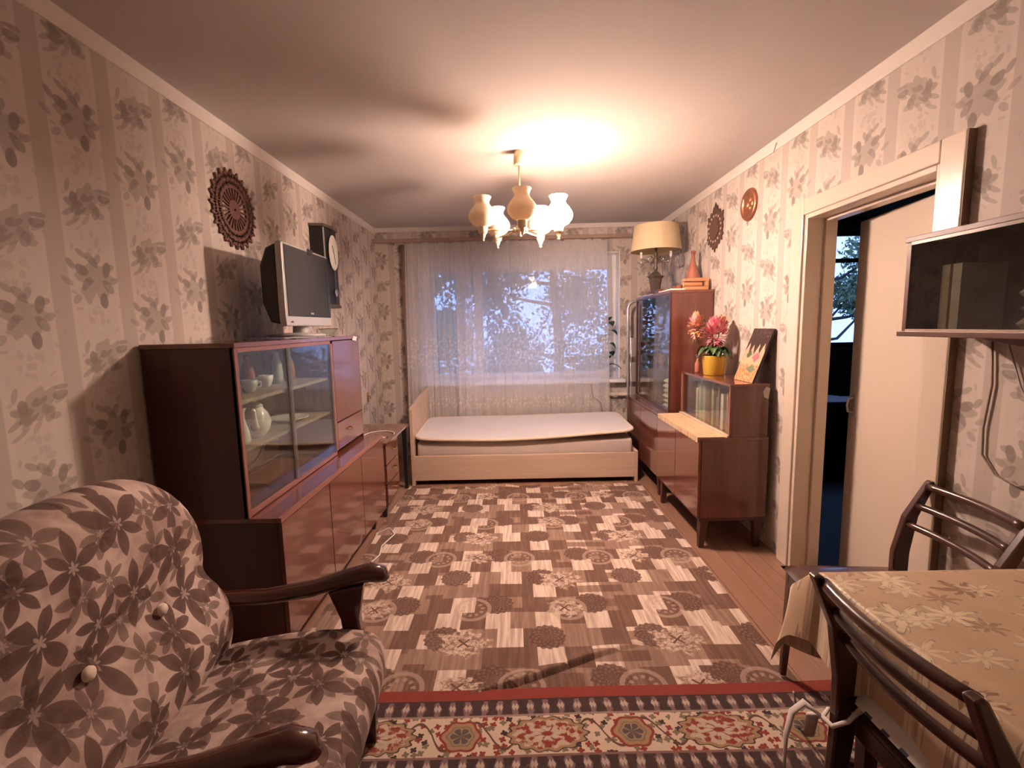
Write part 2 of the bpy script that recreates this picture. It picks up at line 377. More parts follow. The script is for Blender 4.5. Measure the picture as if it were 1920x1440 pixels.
def carpet_patchwork():
    n = N('brown_patchwork_carpet'); (x,y,z), o = n.pos('world')
    PX, PY = .482, .262
    fib = n.noise(n.vec(x*60, y*4, 0.0), 1.0, 2); pile = n.noise(o, 260, 2)
    # staggered patches of three tones
    def patch(cw, ch, ox, oy):
        ry = n.fl((y+oy)/ch); sx = (x+ox)/cw + n.white(n.vec(ry, 2.0, 5.0))*.0 + n.m('MODULO', ry, 2.0)*.5
        return n.white(n.vec(n.m('MODULO', n.fl(sx)+40.0, 8.0), n.m('MODULO', ry+40.0, 4.0), 1.0))
    w1 = patch(.1205, .131, .05, .02); w2 = patch(.2410, .0655, .02, .05)
    par = n.m('MODULO', n.fl((x+.05)/.1205 + n.m('MODULO', n.fl((y+.02)/.131)+40.0, 2.0)*.5) + n.fl((y+.02)/.131) + 80.0, 2.0)
    t = w1*.66 + w2*.14 + par*.20
    light = n.mix(n.sm(.30, .68, fib), (.46,.34,.27), (.72,.59,.49))
    dark = n.mix(n.sm(.35, .7, fib), (.135,.072,.05), (.19,.11,.078)); mid = n.mix(n.sm(.35, .7, fib), (.235,.145,.105), (.33,.22,.165))
    c = n.mix(n.sm(.36, .37, t), dark, mid); c = n.mix(n.sm(.52, .53, t), c, light)
    def lattice(ox, oy, px, py):
        ry = n.fl((y-oy)/py); sx = (x-ox)/px + n.m('MODULO', ry+40.0, 2.0)*.5
        return (n.fr(sx)-.5)*px, (n.fr((y-oy)/py)-.5)*py
    speck = n.noise(o, 55, 3, .7)
    # dark round medallions
    bx, by = lattice(.12, .05, .482, .262); r, th = n.polar(bx, by)
    med = n.sm(1.0, .95, r/(.086 + .004*n.sin(th*16.0)))
    ringp = n.sin(r*210.0)*n.cos(th*12.0)
    c = n.mix(med*.93, c, n.mix(n.sm(-.2, .6, ringp*.6 + (speck-.5)*1.6), (.105,.053,.038), (.20,.118,.085)))
    # pale flowers with a dark cross
    bx, by = lattice(-.02-.241, 2.376-.131, .964, .53); ax, ay = lattice(-.02-.241+.482, 2.376-.131+.262, .964, .53)
    for qx, qy, sz in ((bx, by, .15), (ax, ay, .115)):
        r, th = n.polar(qx, qy*1.25)
        fm = n.sm(1.0, .8, r/(sz*(.78 + .22*n.sin(th*8.0)*n.sin(th*3.0)) + (speck-.5)*.09))
        c = n.mix(fm*.92, c, n.mix(n.sm(.38, .62, speck), (.22,.13,.095), (.62,.48,.38)))
        cross = n.sm(.008, .005, n.mn(n.abs(qx-qy), n.abs(qx+qy)))*n.sm(.045, .038, r)
        c = n.mix(cross, c, (.12,.06,.04))
    # thin ring medallions
    bx, by = lattice(.24, .40, .482, .524); r, th = n.polar(bx, by)
    rg = n.sm(.013, .008, n.abs(r-.085)) + n.sm(.012, .007, n.abs(r-.05))*(n.sin(th*10.0) > 0.0)
    c = n.mix(rg*.55, c, (.46,.34,.265))
    c = n.mix(n.m('MULTIPLY', pile, .22), c, (.10,.06,.045))
    return n.bsdf(c, .95, spec=.15, sheen=.08, bump=pile, bstr=.5, bdist=.004)
def carpet_oriental():
    n = N('oriental_border_carpet'); (x,y,z), o = n.pos('obj')
    d = 0.0 - y                                             # distance from the far edge
    pile = n.noise(o, 260, 2); sp = n.noise(o, 42, 2, .6); wx = x + (n.noise(o, 9, 1)-.5)*.02
    red = (.25,.045,.032); cream = (.60,.47,.36); darkb = (.055,.032,.03); gold = (.34,.22,.12); plum = (.20,.125,.125); olive = (.20,.16,.10)
    def guard(v, w):
        ph = n.fr(wx/.058); a = n.abs(ph-.5); vv = (v/w - .5)
        k = n.sm(.0, .10, a*1.2 - .25 + .30*n.abs(vv) + (sp-.5)*.5)
        k2 = n.sm(.16, .10, n.abs(a-.10) + n.abs(vv+.06)*.55)
        g = n.mix(k, plum, darkb); return n.mix(k2, g, (.46,.36,.29))
    P = .60
    ph = (n.fr((wx-.08)/P + .5) - .5)*P; pm = d - .207
    # swirling cream ground
    dd, vx, vy, r1, r2 = n.vor(n.vec(wx, d, 0.0), 34, .85)
    r, th = n.polar(vx, vy); flo = n.sm(1.0, .8, r/(.0135*(.55 + .5*n.abs(n.cos(th*2.0 + r1*6.0)))))
    fc = n.mix(r2 > .45, olive, red); fc = n.mix(r2 > .78, fc, darkb)
    main = n.mix(flo*(r1 > .18), cream, fc)
    vine = n.sm(.007, .004, n.abs(pm - .055*n.sin(ph*31.4)))
    main = n.mix(vine, main, (.12,.06,.045))
    # large red medallions
    r, th = n.polar(ph*.50, pm); e = r/(.072 + .0045*n.cos(th*14.0))
    inner = n.mix(n.sm(.42, .56, sp + .12*n.sin(th*8.0)*n.sin(r*170.0)), red, (.50,.40,.28))
    inner = n.mix(n.sm(.40, .30, e)*(n.abs(n.cos(th*4.0)) > .35), inner, (.50,.42,.33)); inner = n.mix(n.sm(.17, .11, e), inner, red)
    main = n.mix(n.sm(1.0, .97, e), main, darkb); main = n.mix(n.sm(.95, .92, e), main, gold); main = n.mix(n.sm(.82, .79, e), main, inner)
    # smaller gold medallions half way
    p2 = (n.fr((wx-.08)/P) - .5)*P; r, th = n.polar(p2*.92, pm); e = r/(.066 + .005*n.cos(th*6.0))
    main = n.mix(n.sm(1.0, .95, e), main, red); main = n.mix(n.sm(.86, .82, e), main, gold)
    main = n.mix(n.sm(.5, .44, e)*(n.abs(n.cos(th*3.0)) > .3), main, (.10,.085,.08)); main = n.mix(n.sm(.66, .62, e)*n.sm(.54, .58, e), main, olive)
    field = n.mix(n.sm(.45, .55, sp), (.20,.04,.03), (.09,.05,.045))
    c = n.mix(d > .050, red, guard(d-.055, .07)); c = n.mix(n.sm(.004, .002, n.abs(d-.053)), c, darkb)
    c = n.mix(d > .125, c, main); c = n.mix(n.sm(.006, .003, n.abs(d-.125)), c, (.30,.21,.18))
    c = n.mix(d > .290, c, guard(d-.29, .07)); c = n.mix(n.sm(.006, .003, n.abs(d-.29)), c, (.22,.12,.10))
    c = n.mix(d > .362, c, field)
    c = n.mix(n.m('MULTIPLY', pile, .25), c, (.06,.035,.03))
    return n.bsdf(c, .95, spec=.15, sheen=.06, bump=pile, bstr=.5, bdist=.004)
M['rug1'] = carpet_patchwork(); M['rug2'] = carpet_oriental()
def upholstery(name, au, av): return leaf_fabric(name, au, av, 6.8, .55, (.34,.23,.19), (.64,.50,.425), (.045,.021,.015), (.12,.062,.045), .112, lob=3.0, pw=.62, sheen=.04)
M['uph_back'] = upholstery('leaf_print_upholstery_back', 1, 2); M['uph_seat'] = upholstery('leaf_print_upholstery_seat', 0, 1)
M['cloth'] = leaf_fabric('golden_leaf_tablecloth', 0, 1, 6.2, .7, (.52,.36,.215), (.60,.42,.26), (.235,.12,.065), (.29,.16,.09), .125, rough=.40, lob=3.5, jag=.34, sheen=.15, cream=(.82,.68,.47), bump=False, elong=1.5, space='world')
M['lace'] = leaf_fabric('golden_lace_runner', 0, 1, 22, .8, (.52,.33,.16), (.60,.41,.22), (.33,.18,.08), (.42,.25,.12), .02, rough=.7, lob=3.5, space='world')
def check_mat():
    n = N('blue_white_check_cushion'); (x,y,z), o = n.pos('obj')
    a = n.sm(.35,.15, n.sin(x*130)); b = n.sm(.35,.15, n.sin(y*130))
    return n.bsdf(n.mix((1.0-a)*(1.0-b), (.60,.56,.50), (.05,.06,.09)), .9, spec=.2, sheen=.2)
M['check'] = check_mat()
def painting_mat():
    n = N('painted_canvas_face'); (x,y,z), o = n.pos('uv'); w = (n.noise(o, 7, 2)-.5)*.12
    u, v = x + w, y + w*.6
    spk = n.noise(o, 18, 3)
    c = n.mix(n.sm(.40, .62, spk), (.42,.15,.06), (.62,.36,.18))                              # orange lower third
    tri = n.fr(u*4.0); fringe = v + .20*n.abs(tri-.5)*2.0 - .10*n.abs(u-.5)
    c = n.mix(n.sm(.30, .33, v), c, (.66,.36,.22))                                           # face
    c = n.mix(n.sm(.16, .14, n.abs(u-.68)*.8 + n.abs(v-.46)*1.6), c, (.70,.13,.16))            # pink mouth
    c = n.mix(n.sm(.13, .11, n.abs(u-.30)*.9 + n.abs(v-.50)*1.6), c, (.10,.13,.08))            # green eye
    c = n.mix(n.sm(.17, .14, n.abs(u-.65)*.6 + n.abs(v-.24)*2.0), c, (.15,.19,.10))
    c = n.mix(n.sm(.68, .70, fringe), c, (.035,.020,.017))                                     # dark hair
    c = n.mix(n.sm(.58, .64, spk)*n.sm(.8, .86, v), c, (.20,.12,.10))
    return n.bsdf(c, .5, spec=.4)
M['painting'] = painting_mat()

# ------------------------------------------------------------------ room shell
XL, XR, YB, YF, H = -1.481, 1.581, 5.22, -1.15, 2.5
WX0, WX1, WZ0, WZ1 = -1.0, 1.15, .83, 2.20         # window opening
fl = struct(B(XL-.1, 4.6, YF-.1, YB+.1, -.12, -.012).build('floor', M['floor_paint']), 'brown painted board floor of the room', 'floor')
x = XL; pm = None; k = 0
while x < XR-.01:
    w = min(.118, XR-x)
    m_ = MB().box(x+.0012, x+w-.0012, YF, YB, -.012, random.uniform(-.0012, 0)); m_.build('plank', M['floor_paint'], fl, bevel=.0015); x += .118
struct(B(XL-.1, XR+.12, YF-.1, YB+.35, H, H+.12).build('ceiling', M['ceiling']), 'greyish whitewashed ceiling', 'ceiling')
struct(B(XL-.12, XL, YF-.1, YB+.35, 0, H).build('wall_left', M['paper_y']), 'left wall with striped floral wallpaper', 'wall')
DY0, DY1, DZ = 1.80, 2.625, 1.985                  # door opening
mb = B(XR, XR+.12, YF-.1, DY0, 0, H).box(XR, XR+.12, DY1, YB+.35, 0, H).box(XR, XR+.12, DY0, DY1, DZ, H)
struct(mb.build('wall_right', M['paper_y']), 'right wall with striped floral wallpaper and doorway', 'wall')
mb = B(XL, WX0, YB, YB+.35, 0, H).box(WX1, XR, YB, YB+.35, 0, H).box(WX0, WX1, YB, YB+.35, 0, WZ0).box(WX0, WX1, YB, YB+.35, WZ1, H)
struct(mb.build('wall_back', M['paper_x']), 'end wall with floral wallpaper around the window', 'wall')
struct(B(XL, XR, YF-.1, YF, 0, H).build('wall_front', M['paper_x']), 'wall behind the viewer', 'wall')
struct(B(XL, XL+.006, YF, YB, 2.432, H).build('trim_1', M['white_border']), 'white painted border along the top of the left wall', 'trim')
struct(B(XR-.006, XR, YF, YB, 2.432, H).build('trim_2', M['white_border']), 'white painted border along the top of the right wall', 'trim')
struct(B(XL+.006, XR-.006, YB-.006, YB, 2.455, H).build('trim_3', M['white_border']), 'white painted border above the window wall', 'trim')
# window with frame, sashes, panes and sill
win = thing('window_1', 'white framed window behind the sheer curtain', 'window', ((WX0+WX1)/2, YB+.22, WZ0)); win['kind'] = 'structure'
mb = B(WX0, WX0+.06, 5.38, 5.46, WZ0, WZ1).box(WX1-.06, WX1, 5.38, 5.46, WZ0, WZ1).box(WX0+.06, WX1-.06, 5.38, 5.46, WZ0, WZ0+.02).box(WX0+.06, WX1-.06, 5.38, 5.46, WZ1-.12, WZ1)
mb.build('window_frame', M['white_paint'], win, bevel=.004)
xs = [WX0+.06, -.40, WX1-.06]
for i in range(2):
    a, b = xs[i], xs[i+1]; s_ = MB(); t = .045
    s_.box(a, a+t, 5.36, 5.42, WZ0+.02, WZ1-.12).box(b-t, b, 5.36, 5.42, WZ0+.02, WZ1-.12).box(a+t, b-t, 5.36, 5.42, WZ0+.02, WZ0+.02+t).box(a+t, b-t, 5.36, 5.42, WZ1-.12-t, WZ1-.12)
    so = s_.build('sash', M['white_paint'], win, bevel=.003)
    B(a+t, b-t, 5.388, 5.392, WZ0+.02+t, WZ1-.12-t).build('pane', M['glass'], so)
MB().box(WX0+.0005, WX0+.012, YB-.001, 5.38, WZ0+.004, WZ1-.0125).box(WX1-.012, WX1-.0005, YB-.001, 5.38, WZ0+.004, WZ1-.0125).box(WX0+.0005, WX1-.0005, YB-.001, 5.38, WZ1-.012, WZ1-.0005).build('reveal', M['white_paint'], win)
B(WX0-.05, WX1+.04, 5.10, 5.40, WZ0-.035, WZ0+.003).build('window_sill', M['white_paint'], win, bevel=.006)
# door frame with casings, ajar door
dc = struct(MB().box(XR-.032, XR, DY1-.005, DY1+.098, 0, DZ+.075).box(XR-.032, XR, DY0-.095, DY0+.005, 0, DZ+.075).box(XR-.032, XR, DY0+.005, DY1-.005, DZ-.005, DZ+.075).build('trim_4', M['cream_paint'], bevel=.005), 'cream gloss door casing on the right wall', 'trim')
B(XR-.030, XR-.001, DY0-.099, DY0-.095, 0, DZ+.072).build('casing_edge', M['casing_side'], dc)
MB().box(XR-.02, XR+.07, DY1-.028, DY1, 0, DZ).box(XR+.07, XR+.13, DY1-.045, DY1, 0, DZ).box(XR-.02, XR+.13, DY0, DY0+.028, 0, DZ).box(XR-.02, XR+.07, DY0+.028, DY1-.028, DZ-.028, DZ).box(XR+.07, XR+.13, DY0+.028, DY1-.045, DZ-.045, DZ).build('door_jamb', M['cream_paint'], dc, bevel=.003)
dr = thing('door_1', 'plain cream interior door standing ajar', 'door', (1.722, 1.832, 0), R(-9.2)); dr['kind'] = 'structure'
MB().box(0, .04, 0, .785, .012, 1.935).build('door_leaf', M['door_paint'], dr, bevel=.003, local=True)
hd = MB().box(-.006, 0, .715, .745, .90, 1.02).build('handle_plate', M['silver'], dr, local=True)
MB().tube([(-.006,.73,.92), (-.03,.73,.925), (-.036,.73,.96), (-.03,.73,.995), (-.006,.73,1.0)], .006, 8).build('handle', M['silver'], hd, True, local=True)
# next room: shell, window, dark furniture
struct(MB().box(4.5, 4.6, 1.2, YB, 0, H).box(XR+.12, 4.5, 1.1, 1.2, 0, H).build('wall_next_room', M['room_shade']), 'walls beyond the door, coloured dark for the unlit room', 'wall')
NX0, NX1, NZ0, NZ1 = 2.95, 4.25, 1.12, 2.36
struct(B(XR+.12, NX0, YB, YB+.35, 0, H).box(NX1, 4.6, YB, YB+.35, 0, H).box(NX0, NX1, YB, YB+.35, 0, NZ0).box(NX0, NX1, YB, YB+.35, NZ1, H).build('wall_next_room_window', M['room_shade']), 'window wall beyond the door, coloured dark for the unlit room', 'wall')
M['floor_shade'] = plain('next_room_floor_shade', (.03,.018,.014), .6)  # shade as colour: dark slab added over the floor beyond the door
struct(B(XR+.12, 4.5, 1.2, YB, -.012, 0).build('floor_shade_next_room', M['floor_shade']), 'dark slab added as shade over the floor beyond the door', 'floor')
struct(B(XR+.12, 4.6, 1.1, YB+.35, H, H+.12).build('ceiling_next_room', M['room_shade']), 'ceiling beyond the door, coloured dark for the unlit room', 'ceiling')
w2 = thing('window_2', 'blue dusk window seen through the door gap', 'window', ((NX0+NX1)/2, YB+.1, NZ0)); w2['kind'] = 'structure'
MB().box(NX0, NX0+.05, 5.25, 5.32, NZ0, NZ1).box(NX1-.05, NX1, 5.25, 5.32, NZ0, NZ1).box(NX0+.05, NX1-.05, 5.25, 5.32, NZ0, NZ0+.05).box(NX0+.05, NX1-.05, 5.25, 5.32, NZ1-.04, NZ1).build('window_frame', M['dark_furn'], w2)
B(NX0+.05, NX1-.05, 5.25, 5.31, 2.035, 2.075).build('transom', M['dark_furn'], w2)
B(NX0+.05, NX1-.05, 5.283, 5.287, NZ0+.05, 2.035).build('pane', M['glass'], w2); B(NX0+.05, NX1-.05, 5.283, 5.287, 2.075, NZ1-.04).build('pane', M['glass'], w2)
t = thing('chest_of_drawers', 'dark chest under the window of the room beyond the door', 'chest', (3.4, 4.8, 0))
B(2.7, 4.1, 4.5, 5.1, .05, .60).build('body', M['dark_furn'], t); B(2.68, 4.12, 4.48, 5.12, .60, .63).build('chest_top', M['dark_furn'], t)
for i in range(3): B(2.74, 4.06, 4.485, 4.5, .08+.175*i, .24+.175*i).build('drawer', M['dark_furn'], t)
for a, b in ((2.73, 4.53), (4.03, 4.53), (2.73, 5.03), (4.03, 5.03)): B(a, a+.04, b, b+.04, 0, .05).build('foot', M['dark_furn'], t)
mb = MB().grid(9, 7, lambda u, v: (2.95+.6*u, 4.52+.4*v, .635+.03*math.sin(u*5)*math.sin(v*4)**2))
tag(mb.build('white_sheet', M['paper'], smooth=True), 'crumpled white sheet on the chest beyond the door', 'sheet')

# ------------------------------------------------------------------ outdoors
struct(B(-14, 16, 5.6, 26, -1.3, -1.2).build('ground_outside', M['ground']), 'dark lawn outside the window', 'ground')
def leaf_stuff(blobs, n, size, seed):
    rr = random.Random(seed); m_ = MB()
    for _ in range(n):
        c, r = rr.choice(blobs); d = Vector((rr.gauss(0,1), rr.gauss(0,1), rr.gauss(0,1))); d.normalize(); p = Vector(c) + d*r*(rr.random()**.4)
        a = Vector((rr.gauss(0,1), rr.gauss(0,1), rr.gauss(0,1))).normalized()*size*rr.uniform(.6,1.3); b = a.cross(d).normalized()*size*rr.uniform(.3,.6)
        m_.add([p-a, p+b, p+a, p-b], [(0,1,2,3)])
    return m_
def tree(loc, h, spread, seed, nleaf, label):
    rr = random.Random(seed); t = thing('tree', label, 'tree', loc, 0, 'trees outside the windows')
    x, y, z = loc; top = (x+rr.uniform(-.3,.3), y, z+h)
    MB().tube([(x,y,z), (x+.05,y,z+h*.4), (x-.08,y,z+h*.7), top], [.14,.11,.07,.02], 7).build('trunk', M['bark'], t, True)
    blobs = []
    for i in range(13):
        zz = z + h*rr.uniform(.28,.92); an = rr.uniform(0, 6.28); l = spread*rr.uniform(.5,1.1)
        e = (x+l*math.cos(an), y+l*.7*math.sin(an), zz+rr.uniform(.2,.9))
        MB().tube([(x,y,zz), ((x+e[0])/2,(y+e[1])/2,zz+.1), e], [.045,.03,.01], 5).build('branch', M['bark'], t, True)
        blobs.append((e, spread*rr.uniform(.28,.5)))
    lf = leaf_stuff(blobs, int(nleaf*3.2), .062, seed).build('foliage', M['tree_leaf'], t); lf['kind'] = 'stuff'
tree((-1.9, 9.2, -1.2), 5.2, 1.9, 3, 5200, 'leafy tree outside the left half of the window')
tree((.9, 10.2, -1.2), 5.6, 2.2, 4, 6500, 'leafy tree outside the right half of the window')
tree((3.6, 9.4, -1.2), 5.0, 1.6, 8, 3200, 'leafy tree further right outside the big window')
tree((5.75, 9.6, -1.2), 5.2, 1.7, 11, 5200, 'thin branched tree outside the far room window')
def shrub(x, y, h, seed, label):
    t = thing('shrub', label, 'shrub', (x,y,-1.2), 0, 'shrubs below the window'); rr = random.Random(seed)
    for i in range(6): MB().tube([(x,y,-1.2), (x+rr.uniform(-.4,.4), y, -1.2+h*.7)], [.025,.008], 5).build('stem', M['bark'], t)
    lf = leaf_stuff([((x+rr.uniform(-.7,.7), y+rr.uniform(-.3,.3), -1.2+h*rr.uniform(.3,.85)), .55) for _ in range(8)], 4200, .05, seed).build('foliage', M['tree_leaf'], t); lf['kind'] = 'stuff'
shrub(-2.2, 8.0, 2.6, 21, 'dense shrub below the left part of the window'); shrub(-.3, 8.3, 2.4, 22, 'dense shrub below the middle of the window'); shrub(1.7, 8.1, 2.6, 23, 'dense shrub below the right part of the window')

# ------------------------------------------------------------------ curtains, rail, radiator, pipes
def curtain(x0t, x1t, x0b, x1b, y, zt, zb, folds, amp, seed, label):
    rr = random.Random(seed); ph = [rr.uniform(0,6.28) for _ in range(5)]
    def fn(u, v):
        a = x0t + (x1t-x0t)*u; b = x0b + (x1b-x0b)*u; xx = a + (b-a)*v
        f = math.sin(u*folds*6.283 + ph[0]) + .5*math.sin(u*folds*2.3*6.283 + ph[1]) + .35*math.sin(u*folds*.4*6.283 + ph[2] + v)
        zz = zt + (zb-zt)*v + (.012*math.sin(u*folds*6.283+ph[3]) if v < .02 else 0)
        return (xx + .010*math.sin(u*folds*6.283*.5+v*2+ph[4]), y + amp*f*(.35+.65*v), zz)
    return tag(MB().grid(170, 26, fn).build('sheer_curtain', M['sheer'], smooth=True), label, 'curtain', 'sheer curtains at the window')
curtain(-1.13, -.46, -1.16, -.42, 5.07, 2.305, .46, 9, .011, 1, 'left sheer white lace curtain panel at the window')
curtain(-.60, .965, -.62, 1.02, 5.035, 2.300, .46, 15, .007, 2, 'wide right sheer white lace curtain panel at the window')
t = thing('curtain_rail', 'brown curtain rail across the end wall above the window', 'curtain rail', (0, 5.14, 2.31))
B(-1.46, 1.40, 5.03, 5.07, 2.315, 2.350).build('rail', M['rod'], t, bevel=.004)
for xx in (-1.3, -.4, .5, 1.3): B(xx, xx+.03, 5.07, YB-.006, 2.32, 2.345).build('bracket', M['rod'], t)
for i in range(15):
    xx = -1.12 + i*.149; MB().tube([(xx,5.05,2.316), (xx,5.05,2.300)], .006, 6).build('hook', M['rod'], t)
t = thing('radiator', 'cream ribbed radiator under the window behind the curtain', 'radiator', (.72, 5.15, .18))
for i in range(7):
    xx = .36 + i*.105
    MB().tube([(xx,5.165,.18), (xx,5.165,.70)], .034, 10, flat=.8).build('section', M['radiator'], t, 40)
MB().tube([(.36,5.165,.66), (1.0,5.165,.66)], .022, 8).tube([(.36,5.165,.22), (1.0,5.165,.22)], .022, 8).build('manifold', M['radiator'], t, True)
t = thing('heating_pipe', 'cream heating pipe running right from the radiator below the sill', 'pipe', (1.2, 5.16, .6))
MB().tube([(1.02,5.165,.66), (1.56,5.165,.66)], .022, 10).build('pipe_run', M['radiator'], t, True)
MB().tube([(1.075,5.165,.66), (1.115,5.165,.66)], .034, 8).build('coupling', M['radiator'], t, 40)
t = thing('riser_pipe', 'brownish vertical riser pipe left of the curtain', 'pipe', (-1.175, 5.18, 0))
MB().tube([(-1.175,5.175,0), (-1.17,5.175,2.31)], .030, 12).build('pipe_run', M['pipe'], t, True)
for zz in (.5, 1.9): MB().tube([(-1.175,5.175,zz), (-1.175,5.175,zz+.03)], .035, 12).build('clamp', M['pipe'], t, 40)
tag(MB().tube([(.80,5.0,.80), (.82,5.0,.66), (.90,5.0,.60), (.93,4.99,.44)], .004, 6).build('power_cord', M['grey_cable'], smooth=True), 'thin cord hanging down in front of the radiator', 'cable')

# ------------------------------------------------------------------ bed
by0, by1 = 4.17, 5.0
t = thing('bed', 'single pale oak bed frame under the window', 'bed', (.06, 4.6, 0))
MB().prism([(by0,0),(by1,0),(by1,.80),(by0+.04,.72),(by0,.70)], -.965, -.935, 'x').build('headboard', M['bed_wood'], t, bevel=.003)
B(-.935, 1.06, by0+.004, by0+.03, .045, .272).build('front_rail', M['bed_wood'], t, bevel=.003)
B(-.935, 1.06, by1-.03, by1-.004, .045, .272).build('back_rail', M['bed_wood'], t, bevel=.003)
B(1.06, 1.09, by0, by1, 0, .287).build('footboard', M['bed_wood'], t, bevel=.003)
B(-.935, 1.06, by0+.03, by1-.03, .20, .225).build('slat_base', M['bed_wood'], t)
def slab(x0, x1, y0, y1, z0, z1, bulge, wav=None, n=28, m=14, e=6):
    """soft cushion: superellipse plan with bulging faces"""
    def top(sgn):
        def fn(u, v):
            a = 2*u-1; b = 2*v-1
            fa = (1-abs(a)**e); fb = (1-abs(b)**e); h = (max(fa,0)*max(fb,0))**.35
            xx = (x0+x1)/2 + a*(x1-x0)/2; yy = (y0+y1)/2 + b*(y1-y0)/2
            zz = (z0+z1)/2 + sgn*((z1-z0)/2*h) + (wav(xx,yy) if wav else 0)
            return (xx, yy, zz)
        return fn
    return MB().grid(n, m, top(1)).grid(n, m, top(-1))
wv = lambda x, y: .018*math.cos((x-.1)*2.0) - .006*(y-4.6)
msl = thing('mattress', 'thick foam mattress lying in the pale oak bed', 'mattress', (.08, 4.6, .226))
B(-.915, 1.05, by0+.04, by1-.05, .226, .396).build('core', M['matt_side'], msl, True, bevel=.025)
def topr(u, v):
    x = -.925 + 1.985*u; y = by0+.01 + .79*v
    cr = .10; dx = max(0, abs(x-.0675) - (.9925-cr)); dy = max(0, abs(y-4.575) - (.395-cr))
    d = math.hypot(dx, dy)
    if d > cr: s = cr/d; x -= math.copysign(dx*(1-s), x-.0675); y -= math.copysign(dy*(1-s), y-4.575)
    sag = -.030*math.cos((x+.15)*1.75)*(1-v)**1.5 + .018*(x > 0)*(x) 
    return (x, y, .452 + sag + .03*v)
tp = MB().grid(46, 18, topr); n_ = len(tp.v); lo = [(p[0], p[1], p[2]-.022) for p in tp.v]; tp.add(lo, [tuple(f[::-1]) for f in tp.f[:]])
tt = thing('mattress_topper', 'pale lavender mattress topper with cream piping on the bed', 'mattress topper', (.08, 4.58, .44))
tp.build('pad', M['matt'], tt, True)
loop = [topr(i/40, 0) for i in range(41)] + [topr(1, i/16) for i in range(1,17)] + [topr(1-i/40, 1) for i in range(1,41)] + [topr(0, 1-i/16) for i in range(1,17)]
MB().tube([(p[0], p[1], p[2]-.011) for p in loop], .0145, 8).build('piping', M['piping'], tt, True)

# ------------------------------------------------------------------ carpets
def rug_h(x, y):
    # fold running from (-.19,1.67) to (.55,1.97): raised on the far side, steep towards the viewer
    ax, ay, bx, by = -.22, 1.665, .56, 1.955; L = math.hypot(bx-ax, by-ay); tx, ty = (bx-ax)/L, (by-ay)/L
    s = (x-ax)*tx + (y-ay)*ty; d = -(x-ax)*ty + (y-ay)*tx; d += .014*math.sin(s*7)
    e = max(0, min(1, (s+.12)/.3))*max(0, min(1, (L+.05-s)/.35))
    h = .024*math.exp(-(d/.05)**2) if d > 0 else .024*max(0, 1+d/.006)
    return h*e
def rug1(u, v):
    y = 1.52 + (4.10-1.52)*v
    x = -.99 + 2.075*u + .010*math.sin(y*5) * (1 if u < .5 else .5) - .03*(1-v)*(1-2*u)*.3
    y += .014*math.sin(u*37)*(v > .985) + .01*math.sin(u*91)*(v > .985)
    z = .009 + rug_h(x, y) + .002*math.sin(x*9+y*4)
    if v > .97: z += .012*max(0, math.sin(u*19))
    return (x, y, z)
r1 = MB().grid(260, 340, rug1)
r1.grid(2, 340, lambda u, v: (rug1(0 , v)[0], rug1(0, v)[1], rug1(0, v)[2]*u)).grid(2, 340, lambda u, v: (rug1(1, v)[0], rug1(1, v)[1], rug1(1, v)[2]*u)).grid(260, 2, lambda u, v: (rug1(u,1)[0], rug1(u,1)[1], rug1(u,1)[2]*v))
tag(r1.build('patchwork_carpet', M['rug1'], smooth=True), 'large brown and beige patchwork carpet with round medallions before the bed', 'carpet')
def rug2(u, v):
    x = -1.0 + 2.45*u; y = 0 - 1.75*v
    return (x, y, .0175 + .002*math.sin(x*6) + .003*math.exp(-((v)/.02)**2))
r2 = MB().grid(90, 70, rug2); r2.grid(90, 2, lambda u, v: (rug2(u,0)[0], rug2(u,0)[1]+.004*(1-v), rug2(u,0)[2]*v)).grid(2, 70, lambda u, v: (rug2(0,v)[0], rug2(0,v)[1], rug2(0,v)[2]*u)).grid(2, 70, lambda u, v: (rug2(1,v)[0], rug2(1,v)[1], rug2(1,v)[2]*u))
o = r2.build('oriental_rug', M['rug2'], smooth=True, local=True); o.location = (0, 1.692, 0); o.rotation_euler.z = R(.8)
tag(o, 'red and cream oriental border rug in the foreground', 'rug')
# ------------------------------------------------------------------ left display cabinet
X0, XU, XLo, Y0, Y1 = -1.472, -1.103, -.973, 1.851, 3.35
cab = thing('display_cabinet', 'long polished brown display cabinet with glass doors along the left wall', 'cabinet', (-1.2, 2.6, 0))
# upper shell: sides, back, top, divider; lower shell
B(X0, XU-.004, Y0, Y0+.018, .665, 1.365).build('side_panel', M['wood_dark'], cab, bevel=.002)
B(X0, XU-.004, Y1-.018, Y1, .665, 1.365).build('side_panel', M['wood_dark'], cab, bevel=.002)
B(X0, X0+.008, Y0+.018, Y1-.018, .68, 1.365).build('back_panel', M['wood_in'], cab)
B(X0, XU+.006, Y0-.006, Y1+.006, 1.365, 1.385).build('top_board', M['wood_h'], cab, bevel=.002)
B(X0+.008, XU-.02, 2.83, 2.848, .68, 1.365).build('divider', M['wood'], cab)
MB().box(XU-.02, XU, Y0, Y0+.022, .665, 1.365).box(XU-.02, XU, 2.826, 2.852, .69, 1.345).box(XU-.02, XU, Y0+.022, 2.826, .668, .690).box(XU-.02, XU, Y0+.022, 2.826, 1.345, 1.365).build('glazing_frame', M['wood_edge'], cab, bevel=.002)
B(XU-.016, XU-.010, Y0+.022, 2.33, .690, 1.345).build('glass_door', M['glass_cab'], cab); B(XU-.007, XU-.001, 2.30, 2.826, .690, 1.345).build('glass_door', M['glass_cab'], cab)
MB().box(XU-.018, XU-.008, 2.292, 2.332, .69, 1.345).build('glass_edge_strip', M['dark_metal'], cab); B(XU-.012, XU, 2.806, 2.826, .69, 1.345).build('glass_edge_strip', M['dark_metal'], cab)
